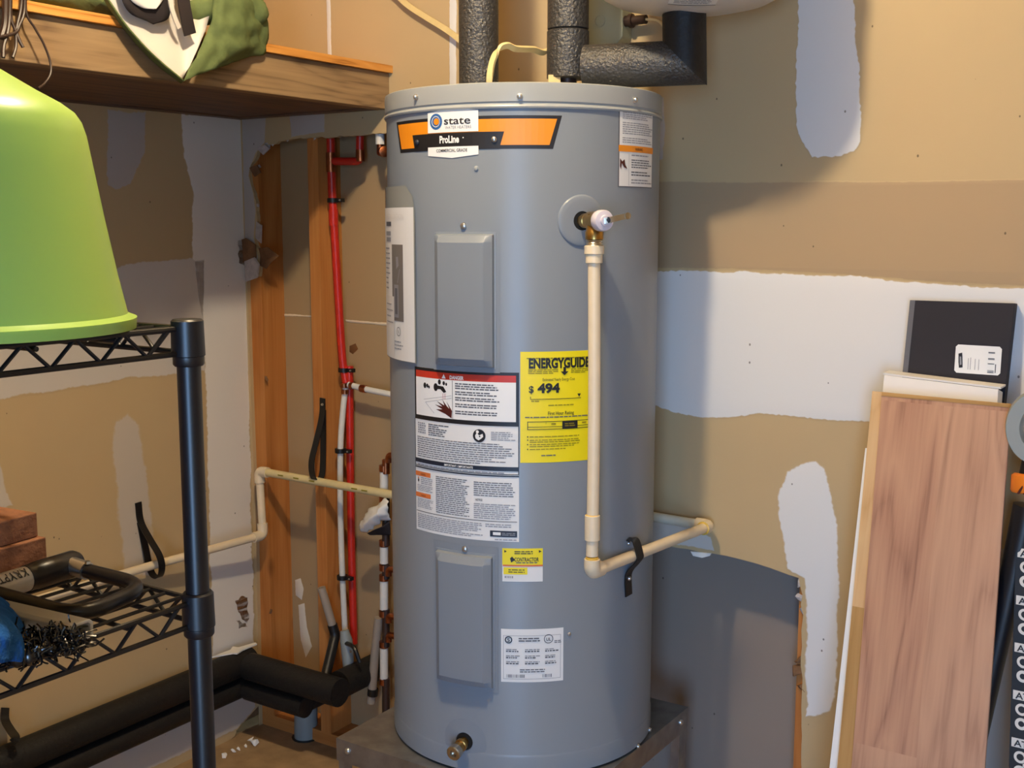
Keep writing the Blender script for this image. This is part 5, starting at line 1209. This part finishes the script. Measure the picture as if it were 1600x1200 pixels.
# the box continues down behind the carton
low = lambda p: p + dwn*((p.z-.30)/(-dwn.z))
board('box_body', A_, B_, low(A_), low(B_), .026, 'card_black', None, None, grp_parent=blk, bevel=.001)
mb = MB(); nB = (B_-A_).cross(dwn).normalized(); nB = nB if nB.dot(CAM-A_) > 0 else -nB
edge = A_ - (B_-A_).normalized()*.009; mb.add([A_+nB*.0006, A_+(B_-A_).normalized()*.010+nB*.0006, low(A_)+(B_-A_).normalized()*.010+nB*.0006, low(A_)+nB*.0006], [(0, 1, 2, 3)]); mb.build('edge_strip', 'ink_mid', blk, smooth=0)
# label on the box
exx = (B_-A_).normalized(); 
c00 = on_plane(1494, 538, nB, nB.dot(A_)); c10 = on_plane(1566, 542, nB, nB.dot(A_)); c01 = on_plane(1491, 582, nB, nB.dot(A_))
ex_ = (c10-c00); ey_ = (c01-c00)
LB = Label(lambda a, b, k: c00 + ex_.normalized()*a + ey_.normalized()*b + nB*(k+.0008), ex_.length, ey_.length)
rd_ = .05; LB.poly([(rd_, 0), (1-rd_, 0), (1, rd_*1.6), (1, 1-rd_*1.6), (1-rd_, 1), (rd_, 1), (0, 1-rd_*1.6), (0, rd_*1.6)], 'paper_white', 0, base=True)
LB.poly([(.07, .32), (.15, .28), (.16, .40), (.18, .80), (.10, .82), (.08, .60)], 'ink_black', 2); LB.poly([(.10, .42), (.135, .42), (.155, .70), (.115, .72)], 'ink_grey', 3)
for x in (.29, .34, .44, .52): LB.rect(x, .40+.1*rng.random(), x+.012, .86, 'ink_grey', 2)
for y in (.20, .215, .24, .42, .435, .46, .60, .615, .84, .87, .90, .92): LB.rect(.72, y, .86, y+.012, 'ink_black', 2)
LB.rect(.88, .62, .90, .92, 'ink_mid', 2)
LB.build('barcode_label', 'paper_white', blk)

# black tool with orange collar and grey loop handle at the right edge
tu = CB-.17
th_ = thing('garden_tool', tuple(on_u(1548, 1200, CB-.40)), 'black long handled tool with orange collar leaning beside the plank', 'tool')
t0_, t1_, t2_ = on_u(1612, 742, tu), on_u(1606, 790, tu-.01), on_u(1508, 1240, CB-.20)
foot = t1_ + (t2_-t1_)*((t1_.z-.002)/(t1_.z-t2_.z))
ax_ = (t1_-t0_).normalized()
mb = MB(); mb.add(*tube([t1_, t1_.lerp(foot, .3), foot], .03, 20, rr=[.0245, .019, .013])); mb.build('shaft', 'black_coat', th_, smooth=60)
mb = MB(); mb.add(*tube([t0_, t0_+ax_*.004, t1_-ax_*.024, t1_-ax_*.020], .03, 24, rr=[.028, .033, .032, .029])); cl2 = mb.build('collar', 'orange_plastic', th_, smooth=50)
for i in range(3):
    c = t0_.lerp(t1_, .40) + Vector((-.026+.008*i, -.020-.004*i, 0)); mb = MB(); mb.add(*obox(c, Vector((.0012, 0, 0)), Vector((0, .0022, 0)), Vector((.0035, 0, .007)))); mb.build('collar_slot', 'ink_dark_red', cl2, smooth=0)
mb = MB(); mb.add(*tube([t0_+ax_*.002, t0_-ax_*.05, t0_-ax_*.07], .02, 18, rr=[.021, .017, .014])); mb.build('neck', 'black_plastic', th_, smooth=60)
hc = on_u(1624, 668, tu); ring = [hc + V*(.050*cos(2*pi*i/40)) + Z*(.062*sin(2*pi*i/40)) for i in range(41)]
mb = MB(); vs = []; fs = []; K2 = 40
for (ra, rb_, dt) in ((.056, .068, 0), (.052, .064, .016), (.030, .040, .016), (.026, .036, 0), (.030, .040, -.016), (.052, .064, -.016)):
    for i in range(K2): a_ = 2*pi*i/K2; vs.append(hc + V*(ra*cos(a_)) + Z*(rb_*sin(a_)) - U*dt)
for j in range(6):
    j2 = (j+1) % 6
    for i in range(K2): i2 = (i+1) % K2; fs.append((j*K2+i, j*K2+i2, j2*K2+i2, j2*K2+i))
mb.add(vs, fs); mb.build('loop_handle', 'grey_rubber', th_, smooth=50)

# printed black band hanging at the far right
bt = thing('printed_band', tuple(on_u(1606, 1200, CB-.25)), 'black band with repeated white print at the right edge', 'band')
bT = on_u(1612, 850, CB-.20); bB = on_u(1600, 1220, CB-.26); foot2 = bT + (bB-bT)*((bT.z-.002)/(bT.z-bB.z))
dwn2 = (foot2-bT).normalized(); wd2 = .050
nb2 = V.cross(dwn2).normalized(); nb2 = nb2 if nb2.dot(CAM-bT) > 0 else -nb2
mb = MB(); mb.add(*ribbon([bT, bT.lerp(foot2, .5), foot2], V, wd2, .004)); mb.build('band_body', 'black_plastic', bt, smooth=0)
LBD = Label(lambda a, b, k: bT - V*(wd2/2) + V*a + dwn2*b + nb2*(.0022+k), wd2, (foot2-bT).length)
hh = (foot2-bT).length; stepm = .083; yy = .0
while yy < hh-.09:
    LBD.rect(.06, (yy+.010)/hh, .94, (yy+.026)/hh, 'strap_print', 1); LBD.text('ATN', .5, (yy+.024)/hh, .011, 'ink_black', 3, wide=.036, bold=.02)
    LBD.disc(.36, (yy+.042)/hh, .0105, 'strap_print', 1, r2=.006); LBD.disc(.36, (yy+.067)/hh, .0105, 'strap_print', 1, r2=.005); LBD.rect(.45, (yy+.052)/hh, .60, (yy+.058)/hh, 'strap_print', 1)
    yy += stepm
LBD.mb.build('print', LBD.mats, bt, smooth=0)
